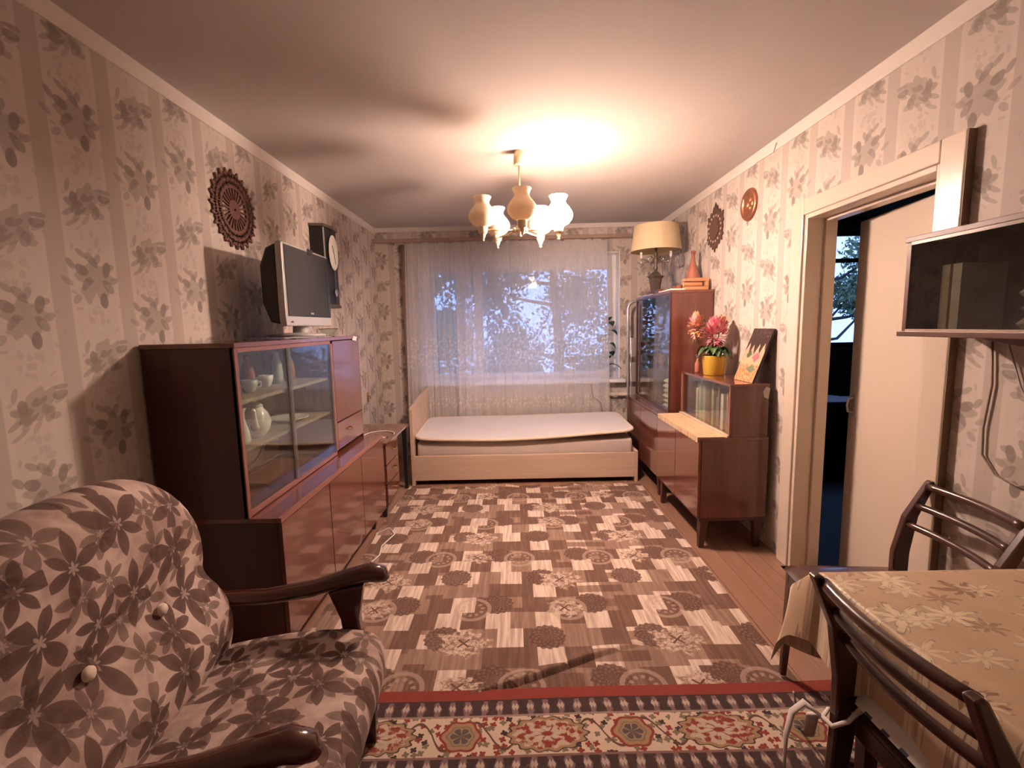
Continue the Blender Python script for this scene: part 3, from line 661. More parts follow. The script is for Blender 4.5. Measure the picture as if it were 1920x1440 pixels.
B(X0+.008, XU-.03, Y0+.018, 2.83, 1.130, 1.145).build('shelf', M['wood_in'], cab); B(X0+.008, XU-.03, Y0+.018, 2.83, .925, .940).build('shelf', M['wood_in'], cab)
B(XU-.018, XU, 2.856, Y1-.020, .862, 1.36).build('flap_door', M['wood'], cab, bevel=.002)
dw = B(XU-.018, XU, 2.856, Y1-.020, .69, .855).build('drawer', M['wood_h'], cab, bevel=.002)
MB().tube([(XU,3.02,.79), (XU+.016,3.035,.785), (XU+.016,3.065,.785), (XU,3.08,.79)], .004, 6).build('handle', M['brass'], dw, True)
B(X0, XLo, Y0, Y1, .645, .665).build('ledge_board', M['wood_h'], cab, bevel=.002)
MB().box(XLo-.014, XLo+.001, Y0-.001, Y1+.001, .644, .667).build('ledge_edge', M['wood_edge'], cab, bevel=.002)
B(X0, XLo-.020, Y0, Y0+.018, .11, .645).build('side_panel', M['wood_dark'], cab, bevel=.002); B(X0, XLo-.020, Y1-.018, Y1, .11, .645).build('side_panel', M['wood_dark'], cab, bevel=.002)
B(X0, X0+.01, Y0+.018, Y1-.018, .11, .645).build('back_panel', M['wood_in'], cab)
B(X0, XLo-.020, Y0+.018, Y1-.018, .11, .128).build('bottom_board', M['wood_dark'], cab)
for a, b in ((Y0+.002, 2.353), (2.359, 2.858), (2.864, Y1-.002)): B(XLo-.019, XLo, a, b, .118, .641).build('door', M['wood'], cab, bevel=.002)
for xx in (X0+.05, XLo-.07):
    for yy in (Y0+.08, Y1-.10): MB().lathe([(.013,0),(.016,.02),(.026,.11)], (xx,yy,0), 10, True, True).build('leg', M['black'], cab, True)
# things inside
def teapot(loc, s, rz, mat, label):
    t = thing('teapot', label, 'teapot', loc, rz, 'china in the display cabinet')
    MB().lathe([(.032*s,0),(.036*s,.006*s),(.055*s,.03*s),(.062*s,.06*s),(.052*s,.095*s),(.034*s,.118*s),(.034*s,.124*s)], (0,0,0), 20, True, True).build('body', mat, t, True, local=True)
    MB().lathe([(.036*s,.124*s),(.03*s,.134*s),(.012*s,.142*s),(.008*s,.150*s),(.012*s,.158*s),(.004*s,.168*s)], (0,0,0), 16, True, True).build('lid', mat, t, True, local=True)
    MB().tube([(0,-.055*s,.045*s),(0,-.09*s,.07*s),(0,-.10*s,.105*s),(0,-.118*s,.125*s)], [.016*s,.012*s,.009*s,.008*s], 8).build('spout', mat, t, True, local=True)
    MB().tube([(0,.05*s,.095*s),(0,.085*s,.10*s),(0,.10*s,.07*s),(0,.085*s,.04*s),(0,.058*s,.035*s)], .006*s, 8).build('handle', mat, t, True, local=True)
teapot((-1.22, 2.16, .940), 1.15, .5, M['white_cer'], 'white porcelain teapot on the middle shelf of the display cabinet')
teapot((-1.38, 2.31, .940), .9, -.3, M['green_cer'], 'pale green teapot behind the white one in the display cabinet')
def vase(loc, prof, mat, label, cat='vase', name='vase', grp=None):
    t = thing(name, label, cat, loc, 0, grp)
    MB().lathe(prof, (0,0,0), 18, True, False).build('body', mat, t, True, local=True)
    r, z = prof[-1]; MB().lathe([(r,z),(r+.003,z+.003),(r-.002,z+.005),(r*.8,z-.004)], (0,0,0), 18).build('rim', mat, t, True, local=True)
    return t
vase((-1.19, 2.01, .940), [(.022,0),(.030,.02),(.024,.06),(.012,.11),(.012,.14),(.018,.155)], M['white_cer'], 'slim white jug at the near end of the middle cabinet shelf', 'jug', 'jug')
def cup(loc, mat, label, s=1, grp='cups in the display cabinet'):
    t = thing('cup', label, 'cup', loc, random.uniform(0,6), grp)
    MB().lathe([(.018*s,0),(.024*s,.01*s),(.034*s,.035*s),(.037*s,.06*s),(.034*s,.06*s),(.028*s,.02*s),(.0,.012*s)], (0,0,0), 16, True).build('bowl', mat, t, True, local=True)
    MB().tube([(.034*s,0,.05*s),(.055*s,0,.045*s),(.055*s,0,.025*s),(.03*s,0,.02*s)], .004*s, 6).build('handle', mat, t, True, local=True)
cup((-1.17, 1.905, .690), M['white_cer'], 'white cup at the near end of the bottom cabinet compartment')
cup((-1.22, 2.00, 1.145), M['white_cer'], 'white cup on the top cabinet shelf nearest the viewer')
cup((-1.24, 2.18, 1.145), M['green_cer'], 'green cup on the top cabinet shelf')
cup((-1.28, 2.40, 1.145), M['white_cer'], 'white cup in the middle of the top cabinet shelf')
t = thing('plate', 'white dish lying flat on the middle cabinet shelf', 'plate', (-1.25, 2.54, .940)); 
MB().lathe([(.0,.004),(.06,.004),(.105,.018),(.108,.022),(.10,.022),(.058,.010),(0,.010)], (0,0,0), 28).build('dish', M['white_cer'], t, True, local=True); MB().lathe([(.055,0),(.06,.005)], (0,0,0), 24, True, True).build('foot_ring', M['white_cer'], t, local=True)
vase((-1.26, 1.96, 1.145), [(.025,0),(.035,.03),(.018,.09),(.012,.13),(.02,.16)], M['green_cer'], 'tall pale green vase on the top cabinet shelf')
for i, (yy, mt, s_) in enumerate(((2.28, 'amber', 'brown'), (2.56, 'green_cer', 'green'), (2.70, 'amber', 'reddish'))):
    vase((-1.30, yy, 1.145), [(.028,0),(.032,.05),(.026,.11),(.014,.14),(.014,.165)], M[mt], s_ + ' glazed bottle standing on the top shelf of the display cabinet', 'bottle', 'bottle', 'bottles on the top cabinet shelf')
t = thing('serving_tray', 'large oval tray leaning at the back of the bottom cabinet compartment', 'tray', (-1.40, 2.3, .690))
pts = [(2.3+.34*math.cos(a*math.pi/16), .875+.18*math.sin(a*math.pi/16)) for a in range(32)]
MB().prism(pts, -1.44, -1.43, 'x').build('plate_face', M['linen'], t); MB().tube([(-1.428, y, z) for y, z in pts] + [(-1.428, *pts[0])], .008, 6).build('rim', M['linen'], t, True)
# paper tag on the top edge
tag(MB().prism([(3.19,1.358),(3.27,1.350),(3.285,1.378),(3.215,1.384)], XU+.0065, XU+.0085, 'x').build('paper_scrap', M['paper']), 'small white paper scrap stuck on the cabinet top edge', 'paper')
# ------------------------------------------------------------------ television on a glass plate
t = thing('glass_plate', 'thin glass plate under the television on the cabinet', 'glass plate', (-1.26, 2.75, 1.385))
B(-1.42, -1.115, 2.42, 3.02, 1.389, 1.396).build('pane', M['glass'], t, bevel=.002)
for a in (-1.40, -1.14):
    for b in (2.45, 2.98): MB().lathe([(.008,0),(.008,.004)], (a,b,1.385), 10, True, True).build('pad', M['black'], t)
tv = thing('television', 'silver flat television with dark screen on the display cabinet', 'television', (-1.25, 2.74, 1.396))
ty0, ty1, tz0, tz1, tx = 2.435, 3.03, 1.452, 1.880, -1.165
fr = MB().prism([(ty0,tz0),(ty1,tz0),(ty1+.006,tz0+.05),(ty1,tz1-.01),(ty1-.012,tz1),(ty0+.012,tz1),(ty0,tz1-.01),(ty0-.006,tz0+.05)], tx-.035, tx, 'x').build('bezel', M['silver'], tv, bevel=.006)
B(tx, tx+.004, ty0+.022, ty1-.012, tz0+.052, tz1-.012).build('screen_glass', M['screen'], tv, bevel=.002)
B(tx+.001, tx+.0052, ty1-.045, ty1-.028, tz0+.09, tz1-.07).build('speaker_slot', M['black'], tv); B(tx+.004, tx+.007, 2.73, 2.80, tz1-.030, tz1+.004).build('sensor_cover', M['black'], tv)
B(tx, tx+.002, ty0+.05, ty0+.075, tz0+.018, tz0+.026).build('power_button', M['black'], tv)
lg = B(tx+.004, tx+.0046, 2.725, 2.765, tz0+.066, tz0+.076).build('logo', M['silver'], tv)
bk = MB(); bk.prism([(tx-.035,tz0+.01),(tx-.035,tz1-.006),(tx-.09,tz1-.03),(tx-.125,tz1-.12),(tx-.125,tz0+.12),(tx-.09,tz0+.02)], ty0+.012, ty1-.012, 'y').build('back_shell', M['black'], tv, bevel=.01)
MB().tube([(tx-.065,2.735,1.404), (tx-.065,2.735,tz0+.06)], [.045,.038], 16).build('neck', M['silver'], tv, 40)
MB().lathe([(.0,0),(.15,0),(.152,.006),(.14,.012),(.06,.02),(0,.02)], (tx-.085,2.735,1.396), 32).build('foot', M['silver'], tv, True)
tag(MB().lathe([(.03,0),(.055,.004),(.062,.03),(.058,.042),(.05,.03),(.03,.01)], (-1.15,2.93,1.396), 22, True).build('glass_bowl', M['glass_cab'], smooth=True), 'small clear bowl under the television screen', 'bowl')
# ------------------------------------------------------------------ wall clock, rosette and hook on the left wall
ck = thing('wall_clock', 'dark pendulum wall clock with oval white dial behind the television', 'clock', (-1.43, 3.68, 1.60))
MB().prism([(XL+.001,3.535),(XL+.095,3.555),(XL+.112,3.68),(XL+.095,3.805),(XL+.001,3.825)], 1.62, 2.18, 'z').build('case', M['black'], ck, bevel=.003)
for z0_, z1_ in ((2.18, 2.202), (1.598, 1.62)): MB().prism([(XL+.001,3.525),(XL+.105,3.548),(XL+.124,3.68),(XL+.105,3.812),(XL+.001,3.835)], z0_, z1_, 'z').build('cornice', M['dark_metal'], ck, bevel=.003)
B(XL+.094, XL+.101, 3.552, 3.562, 1.625, 2.175).build('edge_strip', M['silver'], ck)
dl = MB().prism([(3.685+.088*math.cos(a*math.pi/12), 2.01+.13*math.sin(a*math.pi/12)) for a in range(24)], XL+.112, XL+.116, 'x').build('dial', M['white_cer'], ck)
MB().bar((XL+.118,3.685,2.01), (XL+.118,3.66,2.06), .006, .002, (1,0,0)).build('hand', M['black'], dl); MB().bar((XL+.1185,3.685,2.01), (XL+.1185,3.71,1.93), .005, .002, (1,0,0)).build('hand', M['black'], dl)
pd = B(XL+.114, XL+.117, 3.682, 3.688, 1.72, 1.88).build('pendulum_rod', M['chrome'], ck); MB().lathe([(0,-.004),(.028,-.003),(.03,0),(.028,.003),(0,.004)], (0,0,0), 20).xf(Matrix.Translation((XL+.118,3.685,1.71)) @ Matrix.Rotation(R(90), 4, 'Y')).build('pendulum_bob', M['chrome'], pd, True)
rs = thing('carved_rosette', 'large brown openwork sunburst rosette on the left wall', 'wall decoration', (XL+.006, 2.592, 2.07))
def yz(cy, cz, r, a): return (cy + r*math.cos(a), cz + r*math.sin(a))
cy_, cz_ = 2.592, 2.07; T0, T1 = XL+.004, XL+.012
MB().prism([yz(cy_,cz_,.050,a*math.pi/16) for a in range(32)], T0, T1, 'x').build('hub', M['rosette'], rs)
def annulus(m_, r0, r1, n=64):
    for a in range(n):
        p, q = a*2*math.pi/n, (a+1)*2*math.pi/n
        m_.prism([yz(cy_,cz_,r0,p), yz(cy_,cz_,r1,p), yz(cy_,cz_,r1,q), yz(cy_,cz_,r0,q)], T0, T1, 'x')
    return m_
MB().lathe([(.007,0),(.004,.006)], (0,0,0), 12, True, True).xf(Matrix.Translation((T1,cy_,cz_)) @ Matrix.Rotation(R(90),4,'Y')).build('pin', M['black'], rs)
annulus(MB(), .108, .124).build('ring', M['rosette'], rs); annulus(MB(), .150, .158).build('ring', M['rosette'], rs)
for k in range(24):
    a = k*2*math.pi/24; w = .052
    MB().prism([yz(cy_,cz_,.047,a-w*1.1), yz(cy_,cz_,.111,a-w*.95), yz(cy_,cz_,.111,a+w*.95), yz(cy_,cz_,.047,a+w*1.1)], T0, T1, 'x').build('spoke', M['rosette'], rs)
    m_ = MB(); tip = yz(cy_,cz_,.205,a)
    for s_ in (-1, 1):
        a1 = a + s_*.125
        for p, q in (((.122, a+s_*.04), (.153, a1)), ((.153, a1), (.205, a)), ((.122, a1), (.153, a+s_*.03)), ((.156, a+s_*.05), (.186, a+s_*.12))):
            A, Bq = yz(cy_,cz_,p[0],p[1]), yz(cy_,cz_,q[0],q[1]); d = (Vector(Bq)-Vector(A)).normalized(); nn = Vector((-d.y, d.x))*.0062
            m_.prism([(A[0]+nn.x,A[1]+nn.y),(Bq[0]+nn.x*.6,Bq[1]+nn.y*.6),(Bq[0]-nn.x*.6,Bq[1]-nn.y*.6),(A[0]-nn.x,A[1]-nn.y)], T0, T1+.001*s_, 'x')
    m_.build('openwork_point', M['rosette'], rs)
hk = thing('wall_hook', 'small oval brown hook low on the left wall beside the bed', 'hook', (XL+.01, 4.653, .70))
MB().prism([(4.653+.022*math.cos(a*math.pi/8), .755+.05*math.sin(a*math.pi/8)) for a in range(16)], XL+.001, XL+.012, 'x').build('plate', M['brass'], hk, bevel=.003)
MB().tube([(XL+.012,4.653,.77),(XL+.03,4.653,.765),(XL+.03,4.653,.74)], .006, 8).build('peg', M['brass'], hk, True)
# ------------------------------------------------------------------ low desk between cabinet and bed
dk = thing('small_desk', 'low brown desk with three drawers between the display cabinet and bed', 'desk', (-1.22, 3.85, 0))
B(-1.475, -.968, 3.42, 4.155, .565, .585).build('desk_top', M['wood_h'], dk, bevel=.002)
B(-1.46, -1.0, 3.44, 3.80, .10, .565).build('drawer_box', M['wood_dark'], dk)
for i in range(3):
    d_ = B(-1.0, -.982, 3.445, 3.795, .108+.152*i, .252+.152*i).build('drawer', M['wood_h'], dk, bevel=.002)
    MB().tube([(-.982,3.64,.185+.152*i),(-.966,3.65,.182+.152*i),(-.966,3.69,.182+.152*i),(-.982,3.70,.185+.152*i)], .005, 6).build('handle', M['brass'], d_, True)
B(-1.46, -1.44, 3.80, 4.14, .40, .565).build('back_rail', M['wood_dark'], dk); 
for a, b in ((-1.44, 4.12), (-1.0, 4.12), (-1.44, 3.47), (-1.02, 3.47)):
    MB().bar((a,b,0), (a,b,.565 if b > 4 else .10), .028, .028, (1,0,0), .042, .042).build('leg', M['black'], dk)
pts = [(-1.10+.115*math.cos(a)*1.0, 3.70+.13*math.sin(a), .590) for a in [i*.35 for i in range(17)]] + [(-1.2,3.60,.590),(-1.3,3.5,.590)]
tag(MB().tube(pts, .0045, 6).build('white_cable', M['white_cable'], smooth=True), 'loop of white cable lying on the small desk', 'cable')
tag(MB().tube([(-1.0,3.15,.006),(-.93,3.25,.006),(-.86,3.12,.016),(-.90,2.95,.016),(-.88,2.82,.016),(-.92,2.66,.016),(-.98,2.60,.006),(-1.1,2.62,.006)], .0045, 6).build('floor_cable', M['white_cable'], smooth=True), 'white cable on the floor at the foot of the display cabinet', 'cable')

# ------------------------------------------------------------------ right tall display cabinet
BK = 1.572
tc = thing('tall_display_cabinet', 'tall brown display cabinet with glass door in the right far corner', 'cabinet', (1.38, 4.3, 0))
ya, yb = 3.79, 4.84; xf_, xl_ = 1.231, 1.146
B(xf_+.014, BK, ya, ya+.02, .70, 1.66).build('side_panel', M['wood'], tc, bevel=.002); B(xf_+.014, BK, yb-.02, yb, .70, 1.66).build('side_panel', M['wood'], tc, bevel=.002)
B(BK-.008, BK, ya+.02, yb-.02, .70, 1.66).build('back_panel', M['wood_in'], tc); B(xf_-.002, BK, ya-.004, yb+.004, 1.66, 1.682).build('top_board', M['wood_h'], tc, bevel=.002)
MB().box(xf_, xf_+.014, ya, ya+.012, .70, 1.66).box(xf_, xf_+.014, yb-.03, yb, .70, 1.66).box(xf_, xf_+.014, ya+.012, yb-.03, .70, .715).box(xf_, xf_+.014, ya+.012, yb-.03, 1.648, 1.66).build('glazing_frame', M['wood_dark'], tc)
B(xf_+.002, xf_+.007, ya+.012, 4.42, .715, 1.648).build('glass_door', M['glass_cab'], tc); B(xf_+.008, xf_+.013, 4.38, yb-.03, .715, 1.648).build('glass_door', M['glass_cab'], tc)
B(xf_-.002, xf_+.008, yb-.12, yb-.105, .74, 1.62).build('pull_strip', M['chrome'], tc)
for zz in (1.02, 1.34): B(xf_+.03, BK-.008, ya+.02, yb-.02, zz, zz+.008).build('shelf', M['glass_cab'], tc)
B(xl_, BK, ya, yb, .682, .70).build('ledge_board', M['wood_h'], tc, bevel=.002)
B(xl_+.018, BK, ya, ya+.02, .165, .682).build('side_panel', M['wood_dark'], tc, bevel=.002); B(xl_+.018, BK, yb-.02, yb, .165, .682).build('side_panel', M['wood_dark'], tc, bevel=.002)
B(xl_+.018, BK, ya+.02, yb-.02, .165, .183).build('bottom_board', M['wood_dark'], tc); B(BK-.01, BK, ya+.02, yb-.02, .183, .682).build('back_panel', M['wood_in'], tc)
for a, b in ((ya+.002, 4.312), (4.318, yb-.002)): B(xl_, xl_+.017, a, b, .17, .678).build('door', M['wood_h'], tc, bevel=.002)
for a, b in ((xl_+.04, ya+.04), (xl_+.04, yb-.04), (BK-.05, ya+.04), (BK-.05, yb-.04)): MB().bar((a,b,0), (a,b,.165), .026, .026, (1,0,0), .045, .045).build('leg', M['wood_dark'], tc)
for i in range(6):
    zz = .70 + i*.042
    m_ = slab(1.27+.004*(i%2), 1.50, 3.86+.006*(i%3), 4.09, zz, zz+.041, 0, None, 12, 12, 8)
    tag(m_.build('folded_linen', M['linen'], smooth=True), '%s folded linen of the pile in the tall display cabinet' % ('lowest', 'second from bottom', 'third from bottom', 'third from top', 'second from top', 'topmost')[i], 'linen', 'pile of linen in the tall display cabinet')
for i, yy in enumerate((4.0, 4.3, 4.6)):
    vase((1.42, yy, 1.028), [(.022,0),(.03,.02),(.034,.07),(.028,.10)], M[('green_cer','white_cer','amber')[i]], ('green','white','brown')[i] + ' tumbler on the middle shelf of the tall display cabinet', 'tumbler', 'tumbler', 'tumblers in the tall display cabinet')
# ------------------------------------------------------------------ on top of the tall cabinet
ZT = 1.682
tr = thing('wooden_tray', 'flat reddish wooden tray under the lamp on the tall cabinet', 'tray', (1.33, 4.45, ZT))
B(1.26, 1.44, 4.20, 4.66, ZT, ZT+.012).build('tray_base', M['wood_h'], tr); MB().box(1.26,1.268,4.20,4.66,ZT+.012,ZT+.035).box(1.432,1.44,4.20,4.66,ZT+.012,ZT+.035).box(1.268,1.432,4.20,4.208,ZT+.012,ZT+.035).box(1.268,1.432,4.652,4.66,ZT+.012,ZT+.035).build('tray_rim', M['wood_h'], tr)
lp = thing('table_lamp', 'lamp with cream drum shade and chrome arms on the tall cabinet', 'lamp', (1.30, 4.38, ZT+.012))
lx, ly = 1.305, 4.38
MB().lathe([(.055,0),(.055,.01),(.042,.02),(.06,.135),(.078,.15),(.078,.156)], (lx-.02,ly,ZT+.012), 6, True, True).build('planter_base', M['dark_metal'], lp)
MB().lathe([(.062,.156),(.03,.19),(.012,.20)], (lx-.02,ly,ZT+.012), 6, False, True).build('planter_roof', M['dark_metal'], lp)
MB().lathe([(.014,.20),(.022,.23),(.012,.25),(.026,.28),(.030,.30),(.012,.325),(.020,.345),(.009,.37),(.016,.42),(.020,.45),(.010,.47),(.008,.62)], (lx-.02,ly,ZT+.012), 14, True, True).build('stem', M['dark_metal'], lp, True)
for k in range(3):
    a = R(195 + 120*k); ca, sa = math.cos(a), math.sin(a)
    def P(r, z): return (lx-.02 + r*ca, ly + r*sa, z)
    ar = MB().tube([P(.012,1.980), P(.045,1.967), P(.075,1.990), P(.068,2.020), P(.045,2.025), P(.035,2.010)], .006, 8).tube([P(.07,1.977), P(.11,1.965), P(.145,1.980)], .006, 8).build('arm', M['chrome'], lp, True)
    MB().tube([P(.145,1.930), P(.145,2.005)], .008, 10).build('candle_holder', M['chrome'], ar, True)
    MB().tube([P(.145,2.005), P(.145,2.055)], [.012,.011], 10).build('candle_sleeve', M['white_cer'], ar, True)
    MB().tube([P(.145,1.930), P(.145,1.910), P(.145,1.880)], [.004,.010,.002], 8).build('glass_drop', M['glass_cab'], ar, True)
MB().tube([(lx-.02,ly,1.965), (lx-.02,ly,2.025)], .016, 12).build('hub', M['chrome'], lp, True)
MB().lathe([(.222,2.070),(.190,2.290)], (lx-.02,ly,0), 40).lathe([(.219,2.070),(.187,2.290)], (lx-.02,ly,0), 40).build('lamp_shade', M['shade_cloth'], lp, 40)
MB().lathe([(.222,2.068),(.225,2.073),(.221,2.077)], (lx-.02,ly,0), 40).lathe([(.190,2.285),(.193,2.291),(.187,2.293)], (lx-.02,ly,0), 40).build('shade_trim', M['shade_cloth'], lp, True)
MB().tube([(lx-.02,ly,2.27), (lx-.02,ly,2.315)], .005, 8).bar((lx-.207,ly,2.278),(lx+.167,ly,2.278),.004,.004).bar((lx-.02,ly-.187,2.278),(lx-.02,ly+.187,2.278),.004,.004).build('shade_spider', M['silver'], lp)
bt = thing('decanter', 'tall pinkish brown ceramic decanter on the tall cabinet', 'decanter', (1.50, 4.02, ZT))
MB().lathe([(.045,0),(.055,.01),(.062,.06),(.058,.11),(.038,.19),(.019,.25),(.015,.29),(.016,.315)], (1.50,4.05,ZT), 22, True, True).build('body', M['amber'], bt, True)
MB().lathe([(.017,.315),(.020,.32),(.020,.332),(.014,.336)], (1.50,4.05,ZT), 16, True, True).build('lip', M['amber'], bt, True)
wh = thing('wooden_holder', 'orange wooden bottle holder with oval slot on the tall cabinet edge', 'holder', (1.46, 3.87, ZT))
out = [(x_, z_) for x_, z_ in [(1.375,ZT+.022),(1.535,ZT+.0),(1.55,ZT+.012),(1.55,ZT+.085),(1.538,ZT+.098),(1.375,ZT+.085)]]
sl = arc(1.515, ZT+.05, .02, -90, 90, 7) + [(1.375,ZT+.07)] + [(1.375,ZT+.03)]
MB().prism([(1.36,ZT),(1.545,ZT),(1.552,ZT+.010),(1.552,ZT+.028),(1.36,ZT+.028)], 3.84, 3.90, 'y').prism([(1.36,ZT+.068),(1.552,ZT+.068),(1.552,ZT+.088),(1.545,ZT+.098),(1.36,ZT+.092)], 3.84, 3.90, 'y').prism([(1.525,ZT+.028),(1.552,ZT+.028),(1.552,ZT+.068),(1.525,ZT+.068)], 3.84, 3.90, 'y').build('bracket', M['pinewood'], wh, bevel=.004)
MB().tube([(1.36,3.87,ZT+.048),(1.505,3.87,ZT+.048)], .0195, 14).build('cork_roll', M['pinewood'], wh, 40)
tag(MB().prism([(3.80,ZT),(4.12,ZT),(4.12,ZT+.012),(3.80,ZT+.012)], 1.235, 1.35, 'x').build('magazine', M['paper'], bevel=.002), 'white magazine lying at the near edge of the tall cabinet top', 'magazine')
tag(B(1.235, 1.258, 4.32, 4.70, ZT, ZT+.006).build('paper_strip', M['paper']), 'white paper strip at the front edge of the tall cabinet top', 'paper')
for i, (a, b) in enumerate(((1.38,4.02),(1.42,4.10),(1.385,4.16))):
    t = vase((a, b, ZT), [(.018,0),(.022,.01),(.025,.05)], M['amber'], ('nearest','middle','farthest')[i] + ' of three little brown glasses beside the decanter on the tall cabinet', 'glass', 'small_glass', 'little glasses on the tall cabinet')
# ------------------------------------------------------------------ stepladder
sl_ = thing('stepladder', 'folded aluminium stepladder leaning in the corner beside the tall cabinet', 'ladder', (1.3, 4.95, 0))
MB().tube([(1.185,4.93,0),(1.185,5.0,1.585),(1.20,5.0,1.63),(1.235,5.0,1.655),(1.42,5.0,1.655),(1.455,5.0,1.63),(1.47,5.0,1.585),(1.47,4.93,0)], .014, 10).build('front_frame', M['alu'], sl_, True)
MB().tube([(1.215,5.045,.02),(1.215,5.05,1.10),(1.44,5.05,1.10),(1.44,5.045,.02)], .010, 8).build('rear_frame', M['alu'], sl_, True)
for zz in (.30, .56, .82, 1.08):
    MB().prism([(4.955,zz),(4.985,zz),(5.015,zz+.20),(4.99,zz+.20)], 1.21, 1.445, 'x').build('folded_step', M['alu'], sl_, bevel=.004)
for a in (1.185, 1.47): MB().tube([(a,4.93,0),(a,4.931,.03)], .017, 10).build('rubber_foot', M['black'], sl_)
# ------------------------------------------------------------------ houseplants on the sill
def houseplant(x, y, z, h, leaves, label):
    t = thing('houseplant', label, 'plant', (x,y,z), 0, 'houseplants on the window sill'); rr = random.Random(int(x*100)+5)
    MB().lathe([(.045,0),(.06,.09),(.064,.10),(.058,.10),(.05,.08)], (x,y,z), 18, True).build('pot', M['white_cer'], t, True); MB().lathe([(0,.085),(.053,.085)], (x,y,z), 18).build('soil', M['soil'], t)
    MB().tube([(x,y,z+.08),(x+.01,y,z+h*.5),(x,y,z+h)], [.006,.005,.003], 6).build('stem', M['stem'], t, True)
    for i in range(leaves):
        zz = z + .12 + (h-.1)*i/leaves; an = i*2.4; l = rr.uniform(.13,.19); ca, sa = math.cos(an), math.sin(an)*.55
        def fn(u, v, zz=zz, ca=ca, sa=sa, l=l):
            w = math.sin(math.pi*min(1, v*.98+.02))**.8*.075; s_ = (u-.5)*2*w
            return (x + ca*l*v - sa*s_*1.6, y + sa*l*v*.7 + ca*s_*.6, zz + .05*math.sin(v*2.4) - .06*v*v + abs(u-.5)*.02)
        MB().grid(5, 8, fn).build('leaf', M['leafdark'], t, True)
houseplant(.985, 5.22, WZ0+.003, .66, 12, 'dark leafy houseplant at the right edge of the curtain'); houseplant(.60, 5.24, WZ0+.003, .45, 9, 'dark houseplant seen dimly through the right of the curtain')

# ------------------------------------------------------------------ small two-tier cabinet
sc_ = thing('two_tier_cabinet', 'small brown two-tier cabinet with sliding glass next to the door', 'cabinet', (1.34, 3.25, 0))
xa, xb_, y0, y1, ZL, ZU = 1.118, 1.30, 2.85, 3.70, .718, 1.048; BK2 = 1.545
B(xa+.018, BK2, y0, y0+.018, .205, ZL-.018).build('side_panel', M['wood'], sc_, bevel=.002); B(xa+.018, BK2, y1-.018, y1, .205, ZL-.018).build('side_panel', M['wood'], sc_, bevel=.002)
B(xa, BK2, y0-.002, y1+.002, ZL-.018, ZL).build('ledge_board', M['wood_h'], sc_, bevel=.002); B(xa+.018, BK2, y0+.018, y1-.018, .205, .223).build('bottom_board', M['wood_dark'], sc_)
B(BK2-.01, BK2, y0+.018, y1-.018, .223, ZL-.018).build('back_panel', M['wood_in'], sc_)
for a, b in ((y0+.002, 3.272), (3.278, y1-.002)): B(xa, xa+.017, a, b, .208, ZL-.021).build('door', M['wood_h'], sc_, bevel=.002)
B(xa+.012, BK2, y0-.001, y1+.001, .185, .205).build('base_frame', M['wood_dark'], sc_, bevel=.002)
for a, b, dx, dy in ((xa+.05, y0+.035, .012, 0), (xa+.05, y1-.05, .012, 0), (BK2-.04, y0+.035, 0, 0), (BK2-.04, y1-.05, 0, 0)):
    MB().bar((a-dx,b,0), (a,b,.185), .030, .030, (1,0,0), .055, .05).build('leg', M['wood_dark'], sc_)
B(xb_+.012, BK2-.01, y0, y0+.016, ZL, ZU-.016).build('side_panel', M['wood'], sc_, bevel=.002); B(xb_+.012, BK2-.01, y1-.016, y1, ZL, ZU-.016).build('side_panel', M['wood'], sc_, bevel=.002)
B(xb_-.002, BK2-.008, y0-.003, y1+.003, ZU-.016, ZU).build('top_board', M['wood_h'], sc_, bevel=.002); B(BK2-.018, BK2-.010, y0+.016, y1-.016, ZL, ZU-.016).build('back_panel', M['wood_in'], sc_)
MB().box(xb_, xb_+.012, y0, y0+.014, ZL, ZU-.016).box(xb_, xb_+.012, y1-.014, y1, ZL, ZU-.016).build('glazing_frame', M['wood_edge'], sc_)
B(xb_-.012, xb_+.012, y0, y1, ZL, ZL+.012).build('glass_track', M['bed_wood'], sc_)
B(xb_+.001, xb_+.005, y0+.014, 3.32, ZL+.012, ZU-.016).build('glass_door', M['glass_cab'], sc_); B(xb_+.007, xb_+.011, 3.24, y1-.014, ZL+.012, ZU-.016).build('glass_door', M['glass_cab'], sc_)
tag(MB().prism([(2.858,1.0),(2.85,1.0)] , 0, 1).build('x_', M['paper']) if False else MB().prism([(1.505,.965),(1.53,.955),(1.540,1.02),(1.515,1.03),(1.498,1.0)], y0-.0025, y0-.0005, 'y').build('sticker', M['linen']), 'torn pale sticker on the side of the two-tier cabinet', 'sticker')
ORD = 'first second third fourth fifth sixth seventh eighth ninth tenth eleventh twelfth thirteenth fourteenth fifteenth sixteenth seventeenth eighteenth nineteenth twentieth twenty-first twenty-second twenty-third twenty-fourth twenty-fifth'.split()
yy = 2.90; i = 0; rb = random.Random(5)
while yy < 3.60:
    w = rb.uniform(.018, .042); hgt = rb.uniform(.19, .27); mt = M['books'][rb.randrange(8)]
    if 3.40 < yy: mt = M['books'][3]
    t = thing('book', 'x', 'book', (1.44, yy+w/2, ZL), 0, 'books behind the sliding glass of the two-tier cabinet')
    xx = 1.36 + rb.uniform(0,.03)
    B(xx, 1.515, yy, yy+.003, ZL, ZL+hgt).build('cover', mt, t); B(xx, 1.515, yy+w-.003, yy+w, ZL, ZL+hgt).build('cover', mt, t); B(xx-.002, xx, yy, yy+w, ZL, ZL+hgt).build('spine', mt, t)
    B(xx+.001, 1.508, yy+.003, yy+w-.003, ZL+.004, ZL+hgt-.005).build('pages', M['paper'], t)
    i += 1; t['label'] = '%s book from the near end behind the glass of the two-tier cabinet' % ORD[i-1]
    yy += w + (.002 if rb.random() < .8 else .03)
